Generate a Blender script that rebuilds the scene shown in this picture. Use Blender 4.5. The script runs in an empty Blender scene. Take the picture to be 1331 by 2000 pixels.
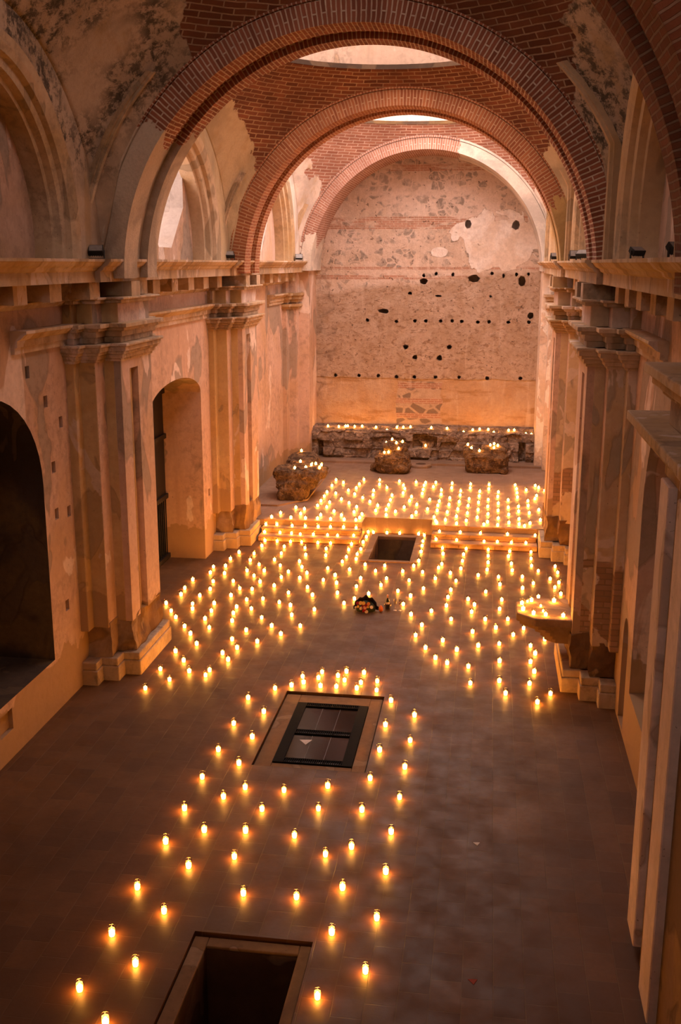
import bpy, bmesh, math, random
from mathutils import Vector, Matrix, noise
from mathutils.bvhtree import BVHTree

random.seed(7)
C = bpy.context.scene.collection
SC = bpy.context.scene
PI = math.pi
R = math.radians

# ------------------------------------------------------------------ camera
cam_data = bpy.data.cameras.new('camera')
cam = bpy.data.objects.new('camera', cam_data)
C.objects.link(cam)
cam_data.sensor_fit = 'HORIZONTAL'
cam_data.sensor_width = 24.0
cam_data.lens = 24.0 * 2015.76 / 1331.0
cam_data.clip_end = 200
yaw, pitch, roll = 0.14171, 0.23695, 0.00216
fwd = Vector((-math.sin(yaw) * math.cos(pitch), math.cos(yaw) * math.cos(pitch), -math.sin(pitch)))
rgt = Vector((math.cos(yaw), math.sin(yaw), 0))
upv = rgt.cross(fwd)
r2 = rgt * math.cos(roll) + upv * math.sin(roll)
u2 = upv * math.cos(roll) - rgt * math.sin(roll)
cam.matrix_world = Matrix(((r2.x, u2.x, -fwd.x, 2.22), (r2.y, u2.y, -fwd.y, 0.0), (r2.z, u2.z, -fwd.z, 7.0), (0, 0, 0, 1)))
SC.camera = cam

# ------------------------------------------------------------------ sky, daylight openings, exposure
SKY = 8.6
CANDLE = 132.0
world = bpy.data.worlds.new('dusk_sky')
SC.world = world
world.use_nodes = True
bg = world.node_tree.nodes['Background']
bg.inputs['Color'].default_value = (1.0, 0.79, 0.73, 1)
bg.inputs['Strength'].default_value = SKY
VS = SC.view_settings
VS.view_transform = 'Standard'
VS.look = 'None'
VS.exposure = 0.0
VS.gamma = 1.0
VS.use_curve_mapping = False
SC.cycles.use_denoising = True
SC.cycles.max_bounces = 7
SC.cycles.diffuse_bounces = 2
SC.cycles.transparent_max_bounces = 10
SC.cycles.caustics_reflective = False
SC.cycles.caustics_refractive = False
SC.cycles.sample_clamp_indirect = 6.0
SC.cycles.use_light_tree = True
SC.cycles.adaptive_threshold = 0.02


def portal(name, loc, rot, sx, sy):
    d = bpy.data.lights.new(name, 'AREA')
    d.shape = 'RECTANGLE'
    d.size, d.size_y = sx, sy
    d.cycles.is_portal = True
    o = bpy.data.objects.new(name, d)
    C.objects.link(o)
    o.location, o.rotation_euler = loc, rot
    return o


# ------------------------------------------------------------------ helpers
def obj(name, bm, mats, parent=None, smooth=False, recalc=True):
    me = bpy.data.meshes.new(name)
    if recalc:
        bmesh.ops.recalc_face_normals(bm, faces=bm.faces[:])
    if smooth:
        for f in bm.faces:
            f.smooth = True
    bm.to_mesh(me)
    bm.free()
    for m in (mats if isinstance(mats, (list, tuple)) else [mats]):
        me.materials.append(m)
    o = bpy.data.objects.new(name, me)
    C.objects.link(o)
    if parent:
        o.parent = parent
    return o


def tag(o, label, cat, group=None, kind=None):
    o['label'] = label
    o['category'] = cat
    if group:
        o['group'] = group
    if kind:
        o['kind'] = kind
    return o


def empty(name, loc=(0, 0, 0), rz=0.0):
    o = bpy.data.objects.new(name, None)
    o.empty_display_size = 0.1
    C.objects.link(o)
    o.location = loc
    o.rotation_euler = (0, 0, rz)
    return o


def box(bm, x0, x1, y0, y1, z0, z1, mi=0):
    x0, x1 = min(x0, x1), max(x0, x1)
    y0, y1 = min(y0, y1), max(y0, y1)
    v = [bm.verts.new((x, y, z)) for z in (z0, z1) for y in (y0, y1) for x in (x0, x1)]
    for q in ((0, 1, 3, 2), (4, 6, 7, 5), (0, 4, 5, 1), (2, 3, 7, 6), (0, 2, 6, 4), (1, 5, 7, 3)):
        bm.faces.new([v[i] for i in q]).material_index = mi
    return v


def prism(bm, pts, axis, a0, a1, mi=0):
    """extrude a closed 2-D outline along an axis: 'x' -> pts are (y,z); 'y' -> (x,z); 'z' -> (x,y)"""
    def P(p, a):
        return {'x': (a, p[0], p[1]), 'y': (p[0], a, p[1]), 'z': (p[0], p[1], a)}[axis]
    A = [bm.verts.new(P(p, a0)) for p in pts]
    B = [bm.verts.new(P(p, a1)) for p in pts]
    n = len(pts)
    fs = [bm.faces.new(A), bm.faces.new(B[::-1])]
    for i in range(n):
        j = (i + 1) % n
        fs.append(bm.faces.new((A[i], B[i], B[j], A[j])))
    for f in fs:
        f.material_index = mi


def lathe(bm, prof, c=(0, 0, 0), seg=24, mi=0, cap=True):
    rows = []
    for r, z in prof:
        rows.append([bm.verts.new((c[0] + r * math.cos(2 * PI * k / seg), c[1] + r * math.sin(2 * PI * k / seg), c[2] + z)) for k in range(seg)])
    for a, b in zip(rows, rows[1:]):
        for k in range(seg):
            l = (k + 1) % seg
            bm.faces.new((a[k], a[l], b[l], b[k])).material_index = mi
    if cap:
        if prof[0][0] > 1e-6:
            bm.faces.new(rows[0][::-1]).material_index = mi
        if prof[-1][0] > 1e-6:
            bm.faces.new(rows[-1]).material_index = mi


def tube(bm, pts, r, seg=8, mi=0):
    pts = [Vector(p) for p in pts]
    rings = []
    for i, p in enumerate(pts):
        d = (pts[min(i + 1, len(pts) - 1)] - pts[max(i - 1, 0)]).normalized()
        a = d.cross(Vector((0, 0, 1)))
        if a.length < 1e-4:
            a = Vector((1, 0, 0))
        a.normalize()
        b = d.cross(a)
        rr = r[i] if isinstance(r, (list, tuple)) else r
        rings.append([bm.verts.new(p + a * rr * math.cos(2 * PI * k / seg) + b * rr * math.sin(2 * PI * k / seg)) for k in range(seg)])
    for a, b in zip(rings, rings[1:]):
        for k in range(seg):
            l = (k + 1) % seg
            bm.faces.new((a[k], a[l], b[l], b[k])).material_index = mi
    bm.faces.new(rings[0][::-1]).material_index = mi
    bm.faces.new(rings[-1]).material_index = mi


def revolve(bm, prof, axis, c, t0, t1, n):
    """sweep a closed (r, along) outline round an axis ('y': arch across the nave, 'x': arch along a side wall); UV: (profile length, arc length) in metres"""
    uvl = bm.loops.layers.uv.verify()
    m = len(prof)
    cum = [0]
    for i in range(m):
        a, b = prof[i], prof[(i + 1) % m]
        cum.append(cum[-1] + math.hypot(b[0] - a[0], b[1] - a[1]))
    rows = []
    for k in range(n + 1):
        t = t0 + (t1 - t0) * k / n
        row = []
        for r, a in prof:
            if axis == 'y':
                row.append(bm.verts.new((c[0] + r * math.cos(t), a, c[1] + r * math.sin(t))))
            else:
                row.append(bm.verts.new((a, c[0] + r * math.cos(t), c[1] + r * math.sin(t))))
        rows.append(row)
    rm = sum(p[0] for p in prof) / m
    for k in range(n):
        u0, u1 = rm * (t0 + (t1 - t0) * k / n), rm * (t0 + (t1 - t0) * (k + 1) / n)
        for i in range(m):
            j = (i + 1) % m
            f = bm.faces.new((rows[k][i], rows[k][j], rows[k + 1][j], rows[k + 1][i]))
            for l, uv in zip(f.loops, ((cum[i], u0), (cum[i + 1], u0), (cum[i + 1], u1), (cum[i], u1))):
                l[uvl].uv = uv
    bm.faces.new(rows[0])
    bm.faces.new(rows[-1][::-1])


def cut(o, bm, mats=None):
    """subtract the volumes in bm from object o and keep the finished mesh"""
    bmesh.ops.recalc_face_normals(bm, faces=bm.faces[:])
    me = bpy.data.meshes.new('cutter')
    bm.to_mesh(me)
    bm.free()
    for m in mats or []:
        me.materials.append(m)
    c = bpy.data.objects.new('cutter', me)
    C.objects.link(c)
    md = o.modifiers.new('cut', 'BOOLEAN')
    md.operation, md.solver, md.object, md.use_self = 'DIFFERENCE', 'EXACT', c, True
    if mats:
        md.material_mode = 'TRANSFER'
    bpy.context.view_layer.update()
    ev = o.evaluated_get(bpy.context.evaluated_depsgraph_get())
    new = bpy.data.meshes.new_from_object(ev)
    o.modifiers.clear()
    old = o.data
    o.data = new
    bpy.data.objects.remove(c)
    bpy.data.meshes.remove(me)
    bpy.data.meshes.remove(old)


def arch_outline(c, a, spring, b, z0, n=20):
    pts = [(c - a, z0)]
    for k in range(n + 1):
        t = PI - PI * k / n
        pts.append((c + a * math.cos(t), spring + b * math.sin(t)))
    pts.append((c + a, z0))
    return pts


# ------------------------------------------------------------------ materials
class K:
    """a little node kit"""
    def __init__(s, name):
        s.m = bpy.data.materials.new(name)
        s.m.use_nodes = True
        s.t = s.m.node_tree
        s.b = s.t.nodes['Principled BSDF']
        s.b.inputs['Specular IOR Level'].default_value = 0.25
        s.b.inputs['Roughness'].default_value = 0.9
        s.tc = s.t.nodes.new('ShaderNodeTexCoord')
        s.P = s.tc.outputs['Object']
        s.UV = s.tc.outputs['UV']

    def n(s, kind, **kw):
        x = s.t.nodes.new('ShaderNode' + kind)
        for k, v in kw.items():
            setattr(x, k, v)
        return x

    def put(s, sock, v):
        if isinstance(v, bpy.types.NodeSocket):
            s.t.links.new(v, sock)
        elif isinstance(v, (tuple, list)) and sock.type == 'RGBA' and len(v) == 3:
            sock.default_value = (*v, 1)
        else:
            sock.default_value = v

    def math(s, op, a, b=0.0, c=0.0, clamp=False):
        x = s.n('Math', operation=op, use_clamp=clamp)
        for i, v in enumerate((a, b, c)):
            s.put(x.inputs[i], v)
        return x.outputs[0]

    def mul(s, a, b):
        return s.math('MULTIPLY', a, b)

    def add(s, a, b):
        return s.math('ADD', a, b)

    def sub(s, a, b):
        return s.math('SUBTRACT', a, b)

    def step(s, v, a, b):
        x = s.n('MapRange', interpolation_type='SMOOTHSTEP')
        s.put(x.inputs[0], v)
        x.inputs[1].default_value, x.inputs[2].default_value = a, b
        return x.outputs[0]

    def lin(s, v, a, b, c=0.0, d=1.0):
        x = s.n('MapRange')
        s.put(x.inputs[0], v)
        for i, q in enumerate((a, b, c, d)):
            x.inputs[i + 1].default_value = q
        return x.outputs[0]

    def vec(s, v, scale=(1, 1, 1), loc=(0, 0, 0), rot=(0, 0, 0)):
        x = s.n('Mapping')
        s.put(x.inputs[0], v)
        x.inputs['Scale'].default_value = scale
        x.inputs['Location'].default_value = loc
        x.inputs['Rotation'].default_value = rot
        return x.outputs[0]

    def noise(s, v, scale, detail=4, rough=0.55, dist=0.0, w=None):
        x = s.n('TexNoise')
        if w is not None:
            v = s.vec(v, loc=(w * 3.7, w * 1.9, w * 5.3))
        s.put(x.inputs['Vector'], v)
        x.inputs['Scale'].default_value = scale
        x.inputs['Detail'].default_value = detail
        x.inputs['Roughness'].default_value = rough
        x.inputs['Distortion'].default_value = dist
        return x.outputs[0]

    def vor(s, v, scale, feature='F1', rnd=1.0):
        x = s.n('TexVoronoi', feature=feature)
        s.put(x.inputs['Vector'], v)
        x.inputs['Scale'].default_value = scale
        x.inputs['Randomness'].default_value = rnd
        return x

    def mix(s, f, a, b):
        x = s.n('Mix', data_type='RGBA')
        s.put(x.inputs[0], f)
        s.put(x.inputs[6], a)
        s.put(x.inputs[7], b)
        return x.outputs[2]

    def xyz(s, v=None):
        x = s.n('SeparateXYZ')
        s.put(x.inputs[0], v or s.P)
        return x.outputs

    def com(s, x, y, z=0.0):
        n = s.n('CombineXYZ')
        for i, v in enumerate((x, y, z)):
            s.put(n.inputs[i], v)
        return n.outputs[0]

    def brick(s, v, w, h, mortar, smooth=0.3, c1=(.36, .11, .05), c2=(.22, .06, .03), cm=(.5, .34, .23), off=0.5):
        x = s.n('TexBrick')
        x.offset = off
        s.put(x.inputs['Vector'], v)
        s.put(x.inputs['Color1'], c1)
        s.put(x.inputs['Color2'], c2)
        s.put(x.inputs['Mortar'], cm)
        x.inputs['Scale'].default_value = 1.0
        x.inputs['Mortar Size'].default_value = mortar
        x.inputs['Mortar Smooth'].default_value = smooth
        x.inputs['Brick Width'].default_value = w
        x.inputs['Row Height'].default_value = h
        return x

    def done(s, col, bump=None, dist=0.03, strength=0.6, rough=None):
        s.put(s.b.inputs['Base Color'], col)
        if rough is not None:
            s.put(s.b.inputs['Roughness'], rough)
        if bump is not None:
            x = s.n('Bump')
            x.inputs['Strength'].default_value = strength
            x.inputs['Distance'].default_value = dist
            s.put(x.inputs['Height'], bump)
            s.t.links.new(x.outputs[0], s.b.inputs['Normal'])
        return s.m


def simple(name, col, rough=0.7, metal=0.0, spec=0.3):
    k = K(name)
    k.b.inputs['Metallic'].default_value = metal
    k.b.inputs['Specular IOR Level'].default_value = spec
    n = k.noise(k.P, 14, 3)
    return k.done(k.mix(k.lin(n, .3, .7), tuple(c * .85 for c in col), tuple(min(1, c * 1.12) for c in col)), rough=rough)


def plaster(name, a, b, patch, patch_at=0.56, white=None, white_at=0.6, ochre=0.5, mold=0.0, seed=0, bricks=None, damp=None, streak=0.35, scale=1.0):
    """old lime plaster: two washes, repaired patches with hard edges, ochre streaks, mould; bricks=(z0,z1,threshold) lays masonry bare"""
    k = K(name)
    x, y, z = k.xyz()
    big = k.noise(k.P, .45 * scale, 4, .55, .3, seed)
    fine = k.noise(k.P, 9, 6, .65, 0, seed + 1)
    col = k.mix(k.step(big, .36, .64), a, b)
    st = k.noise(k.vec(k.P, scale=(2.2, 2.2, .22)), 1.6, 5, .6, .2, seed + 2)
    col = k.mix(k.mul(k.step(st, .48, .74), streak), col, tuple(c * .52 for c in b))
    oc = k.noise(k.P, .8 * scale, 3, .5, .6, seed + 3)
    col = k.mix(k.mul(k.step(oc, .48, .66), ochre), col, (.50, .27, .075))
    pn = k.noise(k.vec(k.P, scale=(1, 1, .62)), .95 * scale, 3, .5, .9, seed + 4)
    pm = k.step(pn, patch_at, patch_at + .012)
    col = k.mix(k.mul(pm, .85), col, patch)
    edge = k.sub(k.step(pn, patch_at - .014, patch_at), k.step(pn, patch_at + .006, patch_at + .02))
    col = k.mix(k.mul(k.math('MAXIMUM', edge, 0), .35), col, tuple(c * .4 for c in patch))
    if white:
        wn = k.noise(k.vec(k.P, scale=(1, 1, .55)), 1.15 * scale, 4, .55, .7, seed + 6)
        col = k.mix(k.step(wn, white_at, white_at + .014), col, white)
    col = k.mix(k.lin(fine, .3, .75, 0, .38), col, tuple(c * .55 for c in b))
    pit = k.step(k.noise(k.P, 26, 2, .5, 0, seed + 8), .70, .76)
    col = k.mix(k.mul(pit, .6), col, (.12, .07, .04))
    hgt = k.add(k.mul(fine, .5), k.mul(pm, -.25))
    if mold:
        mn = k.mul(k.step(k.noise(k.P, 5.5, 8, .75, .2, seed + 9), .46, .60), k.step(k.noise(k.P, .6, 3, .5, 0, seed + 10), .42, .6))
        col = k.mix(k.mul(mn, mold), col, (.055, .042, .03))
    if damp:
        dm = k.step(k.add(z, k.mul(k.sub(k.noise(k.P, 1.3, 4, .6, 0, seed + 11), .5), 1.5)), damp + .02, damp - .02)
        col = k.mix(k.mul(dm, .8), col, (.36, .21, .10))
    if bricks:
        z0, z1, th = bricks
        br = k.brick(k.com(k.add(x, y), z), .30, .095, .012, .4, (.40, .22, .12), (.31, .16, .08), (.26, .15, .08))
        bn = k.noise(k.P, 1.1, 4, .55, .4, seed + 12)
        zz = k.add(z, k.mul(k.sub(bn, .5), 1.4))
        bm_ = k.mul(k.mul(k.step(zz, z0 - .03, z0 + .03), k.step(zz, z1 + .03, z1 - .03)), k.step(bn, th, th + .02))
        col = k.mix(bm_, col, br.outputs[0])
        hgt = k.add(hgt, k.mul(bm_, k.mul(br.outputs[1], -1.2)))
    return k.done(col, hgt, .02, .6)


PINK = (.68, .45, .345)
M_wall = plaster('peeling_pink_plaster', PINK, (.60, .365, .245), (.36, .265, .20), .57, (.80, .60, .49), .60, .35, .25, 1, None, .9, .3, .62)
M_wall_r = plaster('peeling_pink_plaster_right', PINK, (.60, .365, .245), (.38, .27, .19), .56, (.80, .60, .49), .60, .45, .2, 23, None, 1.4, .3, .62)
M_pil = plaster('ochre_pilaster_plaster', (.62, .41, .21), (.58, .34, .13), (.44, .28, .14), .60, (.66, .47, .33), .64, .55, .1, 5, None, 1.55)
M_pil_r = plaster('ochre_pilaster_plaster_bare_brick', (.64, .45, .30), (.60, .39, .21), (.42, .31, .21), .57, (.68, .50, .38), .60, .4, .1, 31, (.9, 2.3, .40))
M_moul = plaster('moulding_plaster', (.62, .44, .30), (.52, .33, .18), (.38, .25, .16), .60, (.70, .52, .41), .58, .5, .35, 9, None, None, .6)
M_vplast = plaster('vault_rib_plaster', (.62, .44, .29), (.54, .34, .18), (.36, .25, .15), .60, None, .6, .5, .3, 15)
M_light = plaster('weathered_pale_plaster', (.80, .64, .53), (.74, .54, .41), (.60, .42, .31), .60, (.86, .75, .66), .55, .2, .25, 12, None, None, .6)
M_white_rev = plaster('window_reveal_wash', (.50, .42, .38), (.46, .37, .32), (.40, .32, .27), .60, None, .6, .1, .1, 66)
M_drum = plaster('parapet_plaster', (.56, .41, .31), (.48, .33, .24), (.42, .27, .17), .60, (.62, .48, .38), .56, .35, .3, 73, None, None, .6)
M_base = plaster('broken_base_masonry', (.22, .115, .055), (.14, .065, .03), (.34, .21, .12), .56, None, .6, .5, .4, 44)
M_shade = plaster('shade_dark_plaster', (.085, .048, .028), (.05, .028, .016), (.13, .075, .04), .58, None, .6, .2, .3, 47)  # near-black colour standing for shade in the left recess and round the eyes
M_stone = plaster('plinth_stone', (.50, .36, .24), (.42, .28, .17), (.36, .24, .15), .6, None, .6, .4, .3, 17)


def brick_arch(name, seed, c1, c2, cm, pl=None, plcol=(.62, .46, .33)):
    """voussoir brickwork from UV; pl = list of (sign, xmin, zmax): plaster still covers where sign*x > xmin and z < zmax"""
    k = K(name)
    x, y, z = k.xyz()
    uvj = k.n('VectorMath', operation='ADD')
    k.put(uvj.inputs[0], k.UV)
    jn = k.n('VectorMath', operation='SCALE')
    k.put(jn.inputs[0], k.com(k.sub(k.noise(k.P, 3, 3, .5, 0, seed), .5), k.sub(k.noise(k.P, 4, 3, .5, 0, seed + 1), .5)))
    jn.inputs['Scale'].default_value = .028
    k.put(uvj.inputs[1], jn.outputs[0])
    br = k.brick(uvj.outputs[0], .36, .072, .0125, .3, c1, c2, cm)
    var = k.noise(k.P, 1.3, 4, .6, .3, seed + 2)
    col = k.mix(k.lin(var, .3, .75, 0, .55), br.outputs[0], tuple(c * .5 for c in c2))
    fine = k.noise(k.P, 22, 5, .7, 0, seed + 3)
    col = k.mix(k.lin(fine, .35, .8, 0, .4), col, tuple(c * .6 for c in c1))
    h = k.add(k.mul(br.outputs[1], -1.0), k.mul(fine, .35))
    for i, (sg, xm, zm) in enumerate(pl or []):
        q = k.sub(k.noise(k.P, 1.2, 4, .6, .5, seed + 7 + i), .5)
        m = k.mul(k.step(k.add(k.mul(x, sg), k.mul(q, .8)), xm, xm + .02), k.step(k.add(z, k.mul(q, 2.2)), zm + .02, zm))
        pc = k.mix(k.step(k.noise(k.P, .9, 4, .6, .5, seed + 9), .42, .62), plcol, tuple(c * .62 for c in plcol))
        pc = k.mix(k.lin(fine, .3, .8, 0, .4), pc, tuple(c * .45 for c in plcol))
        col = k.mix(m, col, pc)
        h = k.mix(m, h, fine)
    return k.done(col, h, .025, .9)


def vault_mat(name, seed, c1, c2, cm, xside, zlow, mold=0.0, pl=(.58, .41, .27), right=0.0):
    """courses of vault brick from UV, plaster left on the pendentives (|x| beyond xside or z under zlow)"""
    k = K(name)
    x, y, z = k.xyz()
    uvj = k.n('VectorMath', operation='ADD')
    k.put(uvj.inputs[0], k.UV)
    jn = k.n('VectorMath', operation='SCALE')
    k.put(jn.inputs[0], k.com(k.sub(k.noise(k.P, 2, 3, .5, 0, seed), .5), k.sub(k.noise(k.P, 2.5, 3, .5, 0, seed + 1), .5)))
    jn.inputs['Scale'].default_value = .05
    k.put(uvj.inputs[1], jn.outputs[0])
    br = k.brick(uvj.outputs[0], .34, .105, .014, .25, c1, c2, cm)
    var = k.noise(k.P, .9, 4, .6, .3, seed + 2)
    col = k.mix(k.lin(var, .35, .7, 0, .6), br.outputs[0], tuple(c * .42 for c in c2))
    fine = k.noise(k.P, 20, 5, .7, 0, seed + 3)
    col = k.mix(k.lin(fine, .35, .8, 0, .4), col, tuple(c * .55 for c in c1))
    q = k.sub(k.noise(k.P, .75, 5, .6, .4, seed + 4), .5)
    xx = k.sub(k.add(k.math('ABSOLUTE', x), k.mul(q, 1.3)), k.mul(k.step(x, -.1, .1), right))
    zz = k.add(z, k.mul(q, 2.0))
    m = k.math('MAXIMUM', k.step(xx, xside, xside + .03), k.step(zz, zlow + .03, zlow))
    pc = k.mix(k.step(k.noise(k.P, .8, 4, .6, .5, seed + 5), .4, .64), pl, tuple(c * .66 for c in pl))
    pc = k.mix(k.mul(k.step(k.noise(k.vec(k.P, scale=(2, 2, .3)), 1.5, 4, .6, .2, seed + 8), .5, .7), .5), pc, (.42, .24, .08))
    if mold:
        mn = k.mul(k.step(k.noise(k.P, 4.5, 9, .78, .25, seed + 6), .45, .58), k.step(k.noise(k.P, .7, 3, .5, 0, seed + 7), .34, .56))
        mn = k.mul(mn, k.step(z, 7.9, 8.8))
        pc = k.mix(k.mul(mn, mold), pc, (.05, .038, .028))
    pc = k.mix(k.lin(fine, .3, .8, 0, .35), pc, tuple(c * .5 for c in pl))
    col = k.mix(m, col, pc)
    h = k.mix(m, k.add(k.mul(br.outputs[1], -1.4), k.mul(fine, .3)), k.mul(fine, .5))
    return k.done(col, h, .03, 1.0)


def floor_mat(name, c1, c2, cm, seed, w=.44, h=.31):
    k = K(name)
    x, y, z = k.xyz()
    br = k.brick(k.com(y, x), w, h, .006, .3, c1, c2, cm)
    var = k.noise(k.P, .7, 5, .6, .4, seed)
    col = k.mix(k.lin(var, .3, .72, 0, .75), br.outputs[0], tuple(c * .45 for c in c2))
    fine = k.noise(k.P, 16, 6, .7, 0, seed + 1)
    col = k.mix(k.lin(fine, .35, .8, 0, .45), col, tuple(c * .5 for c in c1))
    # every tile its own shade: white noise on the cell index comes with the brick colours above; dusty joints
    hgt = k.add(k.mul(br.outputs[1], -1.0), k.mul(fine, .3))
    k.b.inputs['Specular IOR Level'].default_value = .28
    return k.done(col, hgt, .012, .5, rough=k.lin(k.noise(k.P, 3, 4, .6, 0, seed + 2), .3, .7, .42, .68))


M_floor = floor_mat('clay_tile_floor', (.195, .079, .023), (.125, .048, .014), (.18, .09, .034), 3)
M_plat = floor_mat('worn_tile_platform', (.36, .215, .14), (.30, .175, .11), (.38, .25, .17), 8)


def rock_mat(name, dark, lit, seed):
    k = K(name)
    n1 = k.noise(k.P, 3.5, 9, .72, .6, seed)
    n2 = k.noise(k.P, 14, 6, .7, .3, seed + 1)
    col = k.mix(k.step(n1, .40, .62), dark, lit)  # two stone tones mixed at random by noise
    col = k.mix(k.mul(k.step(n2, .5, .68), .7), col, tuple(c * .28 for c in dark))
    col = k.mix(k.mul(k.step(k.noise(k.P, 9, 5, .6, 0, seed + 4), .58, .66), .7), col, tuple(min(1, c * 1.5) for c in lit))
    return k.done(col, k.add(n1, k.mul(n2, .6)), .09, 1.0)


M_rock = rock_mat('fallen_vault_masonry', (.085, .046, .025), (.24, .14, .072), 2)
M_ledge = rock_mat('rubble_ledge_stone', (.16, .10, .068), (.40, .27, .19), 6)
M_iron = simple('black_iron', (.006, .0055, .005), .8, 0, .12)
M_wood = simple('dark_door_wood', (.020, .012, .008), .6)
M_black = simple('black_enamel', (.02, .018, .016), .45)
M_lens = simple('lamp_glass', (.25, .22, .20), .15)


def back_wall_mat():
    k = K('stripped_rubble_back_wall')
    x, y, z = k.xyz()
    P2 = k.com(x, 0.0, z)
    fine = k.noise(k.P, 8, 8, .72, .2, 3)
    big = k.noise(P2, .55, 4, .55, .3, 4)
    wob = k.sub(k.noise(P2, 1.1, 4, .6, .4, 5), .5)
    zw = k.add(z, k.mul(wob, .55))
    # three zones: rubble with stones on top, rough render, smooth render at the foot
    top = k.mix(k.step(big, .4, .62), (.76, .58, .48), (.66, .48, .37))
    warp = k.n('VectorMath', operation='ADD')
    k.put(warp.inputs[0], k.com(k.mul(x, 1.0), 0.0, k.mul(z, 1.15)))
    wn = k.n('VectorMath', operation='SCALE')
    k.put(wn.inputs[0], k.com(k.sub(k.noise(P2, 2.6, 4, .6, 0, 6), .5), 0.0, k.sub(k.noise(P2, 2.6, 4, .6, 0, 7), .5)))
    wn.inputs['Scale'].default_value = .35
    k.put(warp.inputs[1], wn.outputs[0])
    v = k.vor(warp.outputs[0], 3.5)
    ve = k.vor(warp.outputs[0], 3.5, 'DISTANCE_TO_EDGE')
    cr = k.xyz(v.outputs['Color'])
    stone = k.mul(k.step(ve.outputs['Distance'], .03, .13), k.step(cr[0], .38, .48))
    stone = k.mul(stone, k.step(k.noise(P2, 4.5, 6, .7, .5, 8), .36, .60))
    scol = k.mix(cr[1], (.21, .18, .155), (.38, .30, .245))
    row = k.step(k.math('ABSOLUTE', k.sub(k.math('FRACT', k.mul(z, 1.19)), .5)), .46, .36)
    top = k.mix(k.mul(k.mul(stone, row), .9), top, scol)
    # brick lacing courses
    br = k.brick(k.com(x, z), .27, .068, .014, .4, (.50, .20, .12), (.40, .17, .10), (.62, .44, .33))
    bands = None
    for zc, hw in ((10.05, .10), (8.30, .20), (6.83, .05), (6.52, .07), (5.08, .06)):
        b = k.step(k.math('ABSOLUTE', k.sub(k.add(z, k.mul(wob, .05)), zc)), hw + .01, hw)
        bands = b if bands is None else k.math('MAXIMUM', bands, b)
    bands = k.mul(bands, k.step(k.noise(k.vec(P2, scale=(.5, 1, 2)), 2.2, 4, .6, .2, 9), .38, .50))
    top = k.mix(k.mul(bands, .85), top, br.outputs[0])
    mid = k.mix(k.step(k.noise(P2, 1.4, 7, .7, .5, 10), .35, .66), (.58, .385, .26), (.72, .52, .40))
    rough = k.noise(k.vec(k.P, scale=(1, 1, 1.7)), 5.5, 8, .75, .8, 11)
    mid = k.mix(k.mul(k.step(rough, .50, .62), .8), mid, (.31, .165, .09))
    lowc = k.mix(k.step(k.noise(P2, .9, 5, .6, .5, 12), .36, .64), (.62, .42, .28), (.56, .34, .19))
    lowc = k.mix(k.mul(k.step(k.noise(k.vec(P2, scale=(.6, 1, 2.4)), 1.4, 5, .65, .4, 13), .52, .64), .8), lowc, (.40, .205, .075))
    lm = k.step(k.add(z, k.mul(wob, .18)), 3.16, 3.10)
    mm = k.step(k.add(zw, k.mul(x, -.10)), 6.55, 6.25)
    col = k.mix(mm, top, mid)
    # bare masonry square in the middle of the foot render
    ax = k.math('ABSOLUTE', k.add(x, .12))
    hole = k.mul(k.step(k.add(ax, k.mul(wob, .5)), .80, .76), k.step(z, 3.06, 3.0))
    v2 = k.vor(k.com(k.mul(x, 1.0), 0.0, k.mul(z, 1.4)), 2.5)
    v2e = k.vor(k.com(k.mul(x, 1.0), 0.0, k.mul(z, 1.4)), 2.5, 'DISTANCE_TO_EDGE')
    hc = k.mix(k.mul(k.step(v2e.outputs['Distance'], .05, .16), k.step(k.xyz(v2.outputs['Color'])[0], .35, .4)), (.56, .39, .28), (.23, .16, .12))
    hb = k.step(k.math('ABSOLUTE', k.sub(k.math('FRACT', k.mul(z, 1.9)), .5)), .20, .16)
    hc = k.mix(k.mul(hb, .8), hc, br.outputs[0])
    lowc = k.mix(hole, lowc, hc)
    col = k.mix(lm, col, lowc)
    # surviving white plaster, upper right
    ex = k.math('ABSOLUTE', k.sub(x, 2.75))
    d = k.math('SQRT', k.add(k.math('POWER', k.mul(ex, .52), 2.0), k.math('POWER', k.mul(k.sub(z, 7.85), .95), 2.0)))
    pn = k.noise(P2, 1.25, 4, .55, .5, 14)
    pm = k.step(k.add(d, k.mul(k.sub(pn, .5), 2.3)), .90, .88)
    d2 = k.math('SQRT', k.add(k.math('POWER', k.sub(x, .48), 2.0), k.math('POWER', k.mul(k.sub(z, 7.33), 1.7), 2.0)))
    d3 = k.math('SQRT', k.add(k.math('POWER', k.sub(x, .98), 2.0), k.math('POWER', k.mul(k.sub(z, 7.82), 1.0), 2.0)))
    sm = k.math('MAXIMUM', k.step(k.add(d2, k.mul(k.sub(pn, .5), .5)), .30, .29), k.step(k.add(d3, k.mul(k.sub(pn, .5), .3)), .16, .15))
    pm = k.math('MAXIMUM', pm, sm)
    pcol = k.mix(k.step(k.noise(P2, 1.0, 4, .6, .4, 15), .42, .62), (.92, .80, .73), (.80, .62, .50))
    col = k.mix(pm, col, pcol)
    col = k.mix(k.lin(fine, .32, .78, 0, .5), col, (.28, .17, .11))
    pit = k.mul(k.step(k.noise(k.P, 7.5, 4, .6, .4, 16), .64, .68), k.mul(k.step(z, 3.2, 3.6), k.sub(1.0, pm)))
    col = k.mix(k.mul(pit, .8), col, (.06, .03, .018))
    stv = k.noise(k.vec(P2, scale=(3.0, 1, .25)), 1.6, 4, .6, .1, 18)
    col = k.mix(k.mul(k.step(stv, .56, .72), .35), col, (.80, .62, .50))
    edg = k.mul(k.step(k.add(x, k.mul(wob, 1.6)), -3.12, -3.2), k.step(z, 7.2, 6.6))
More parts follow.
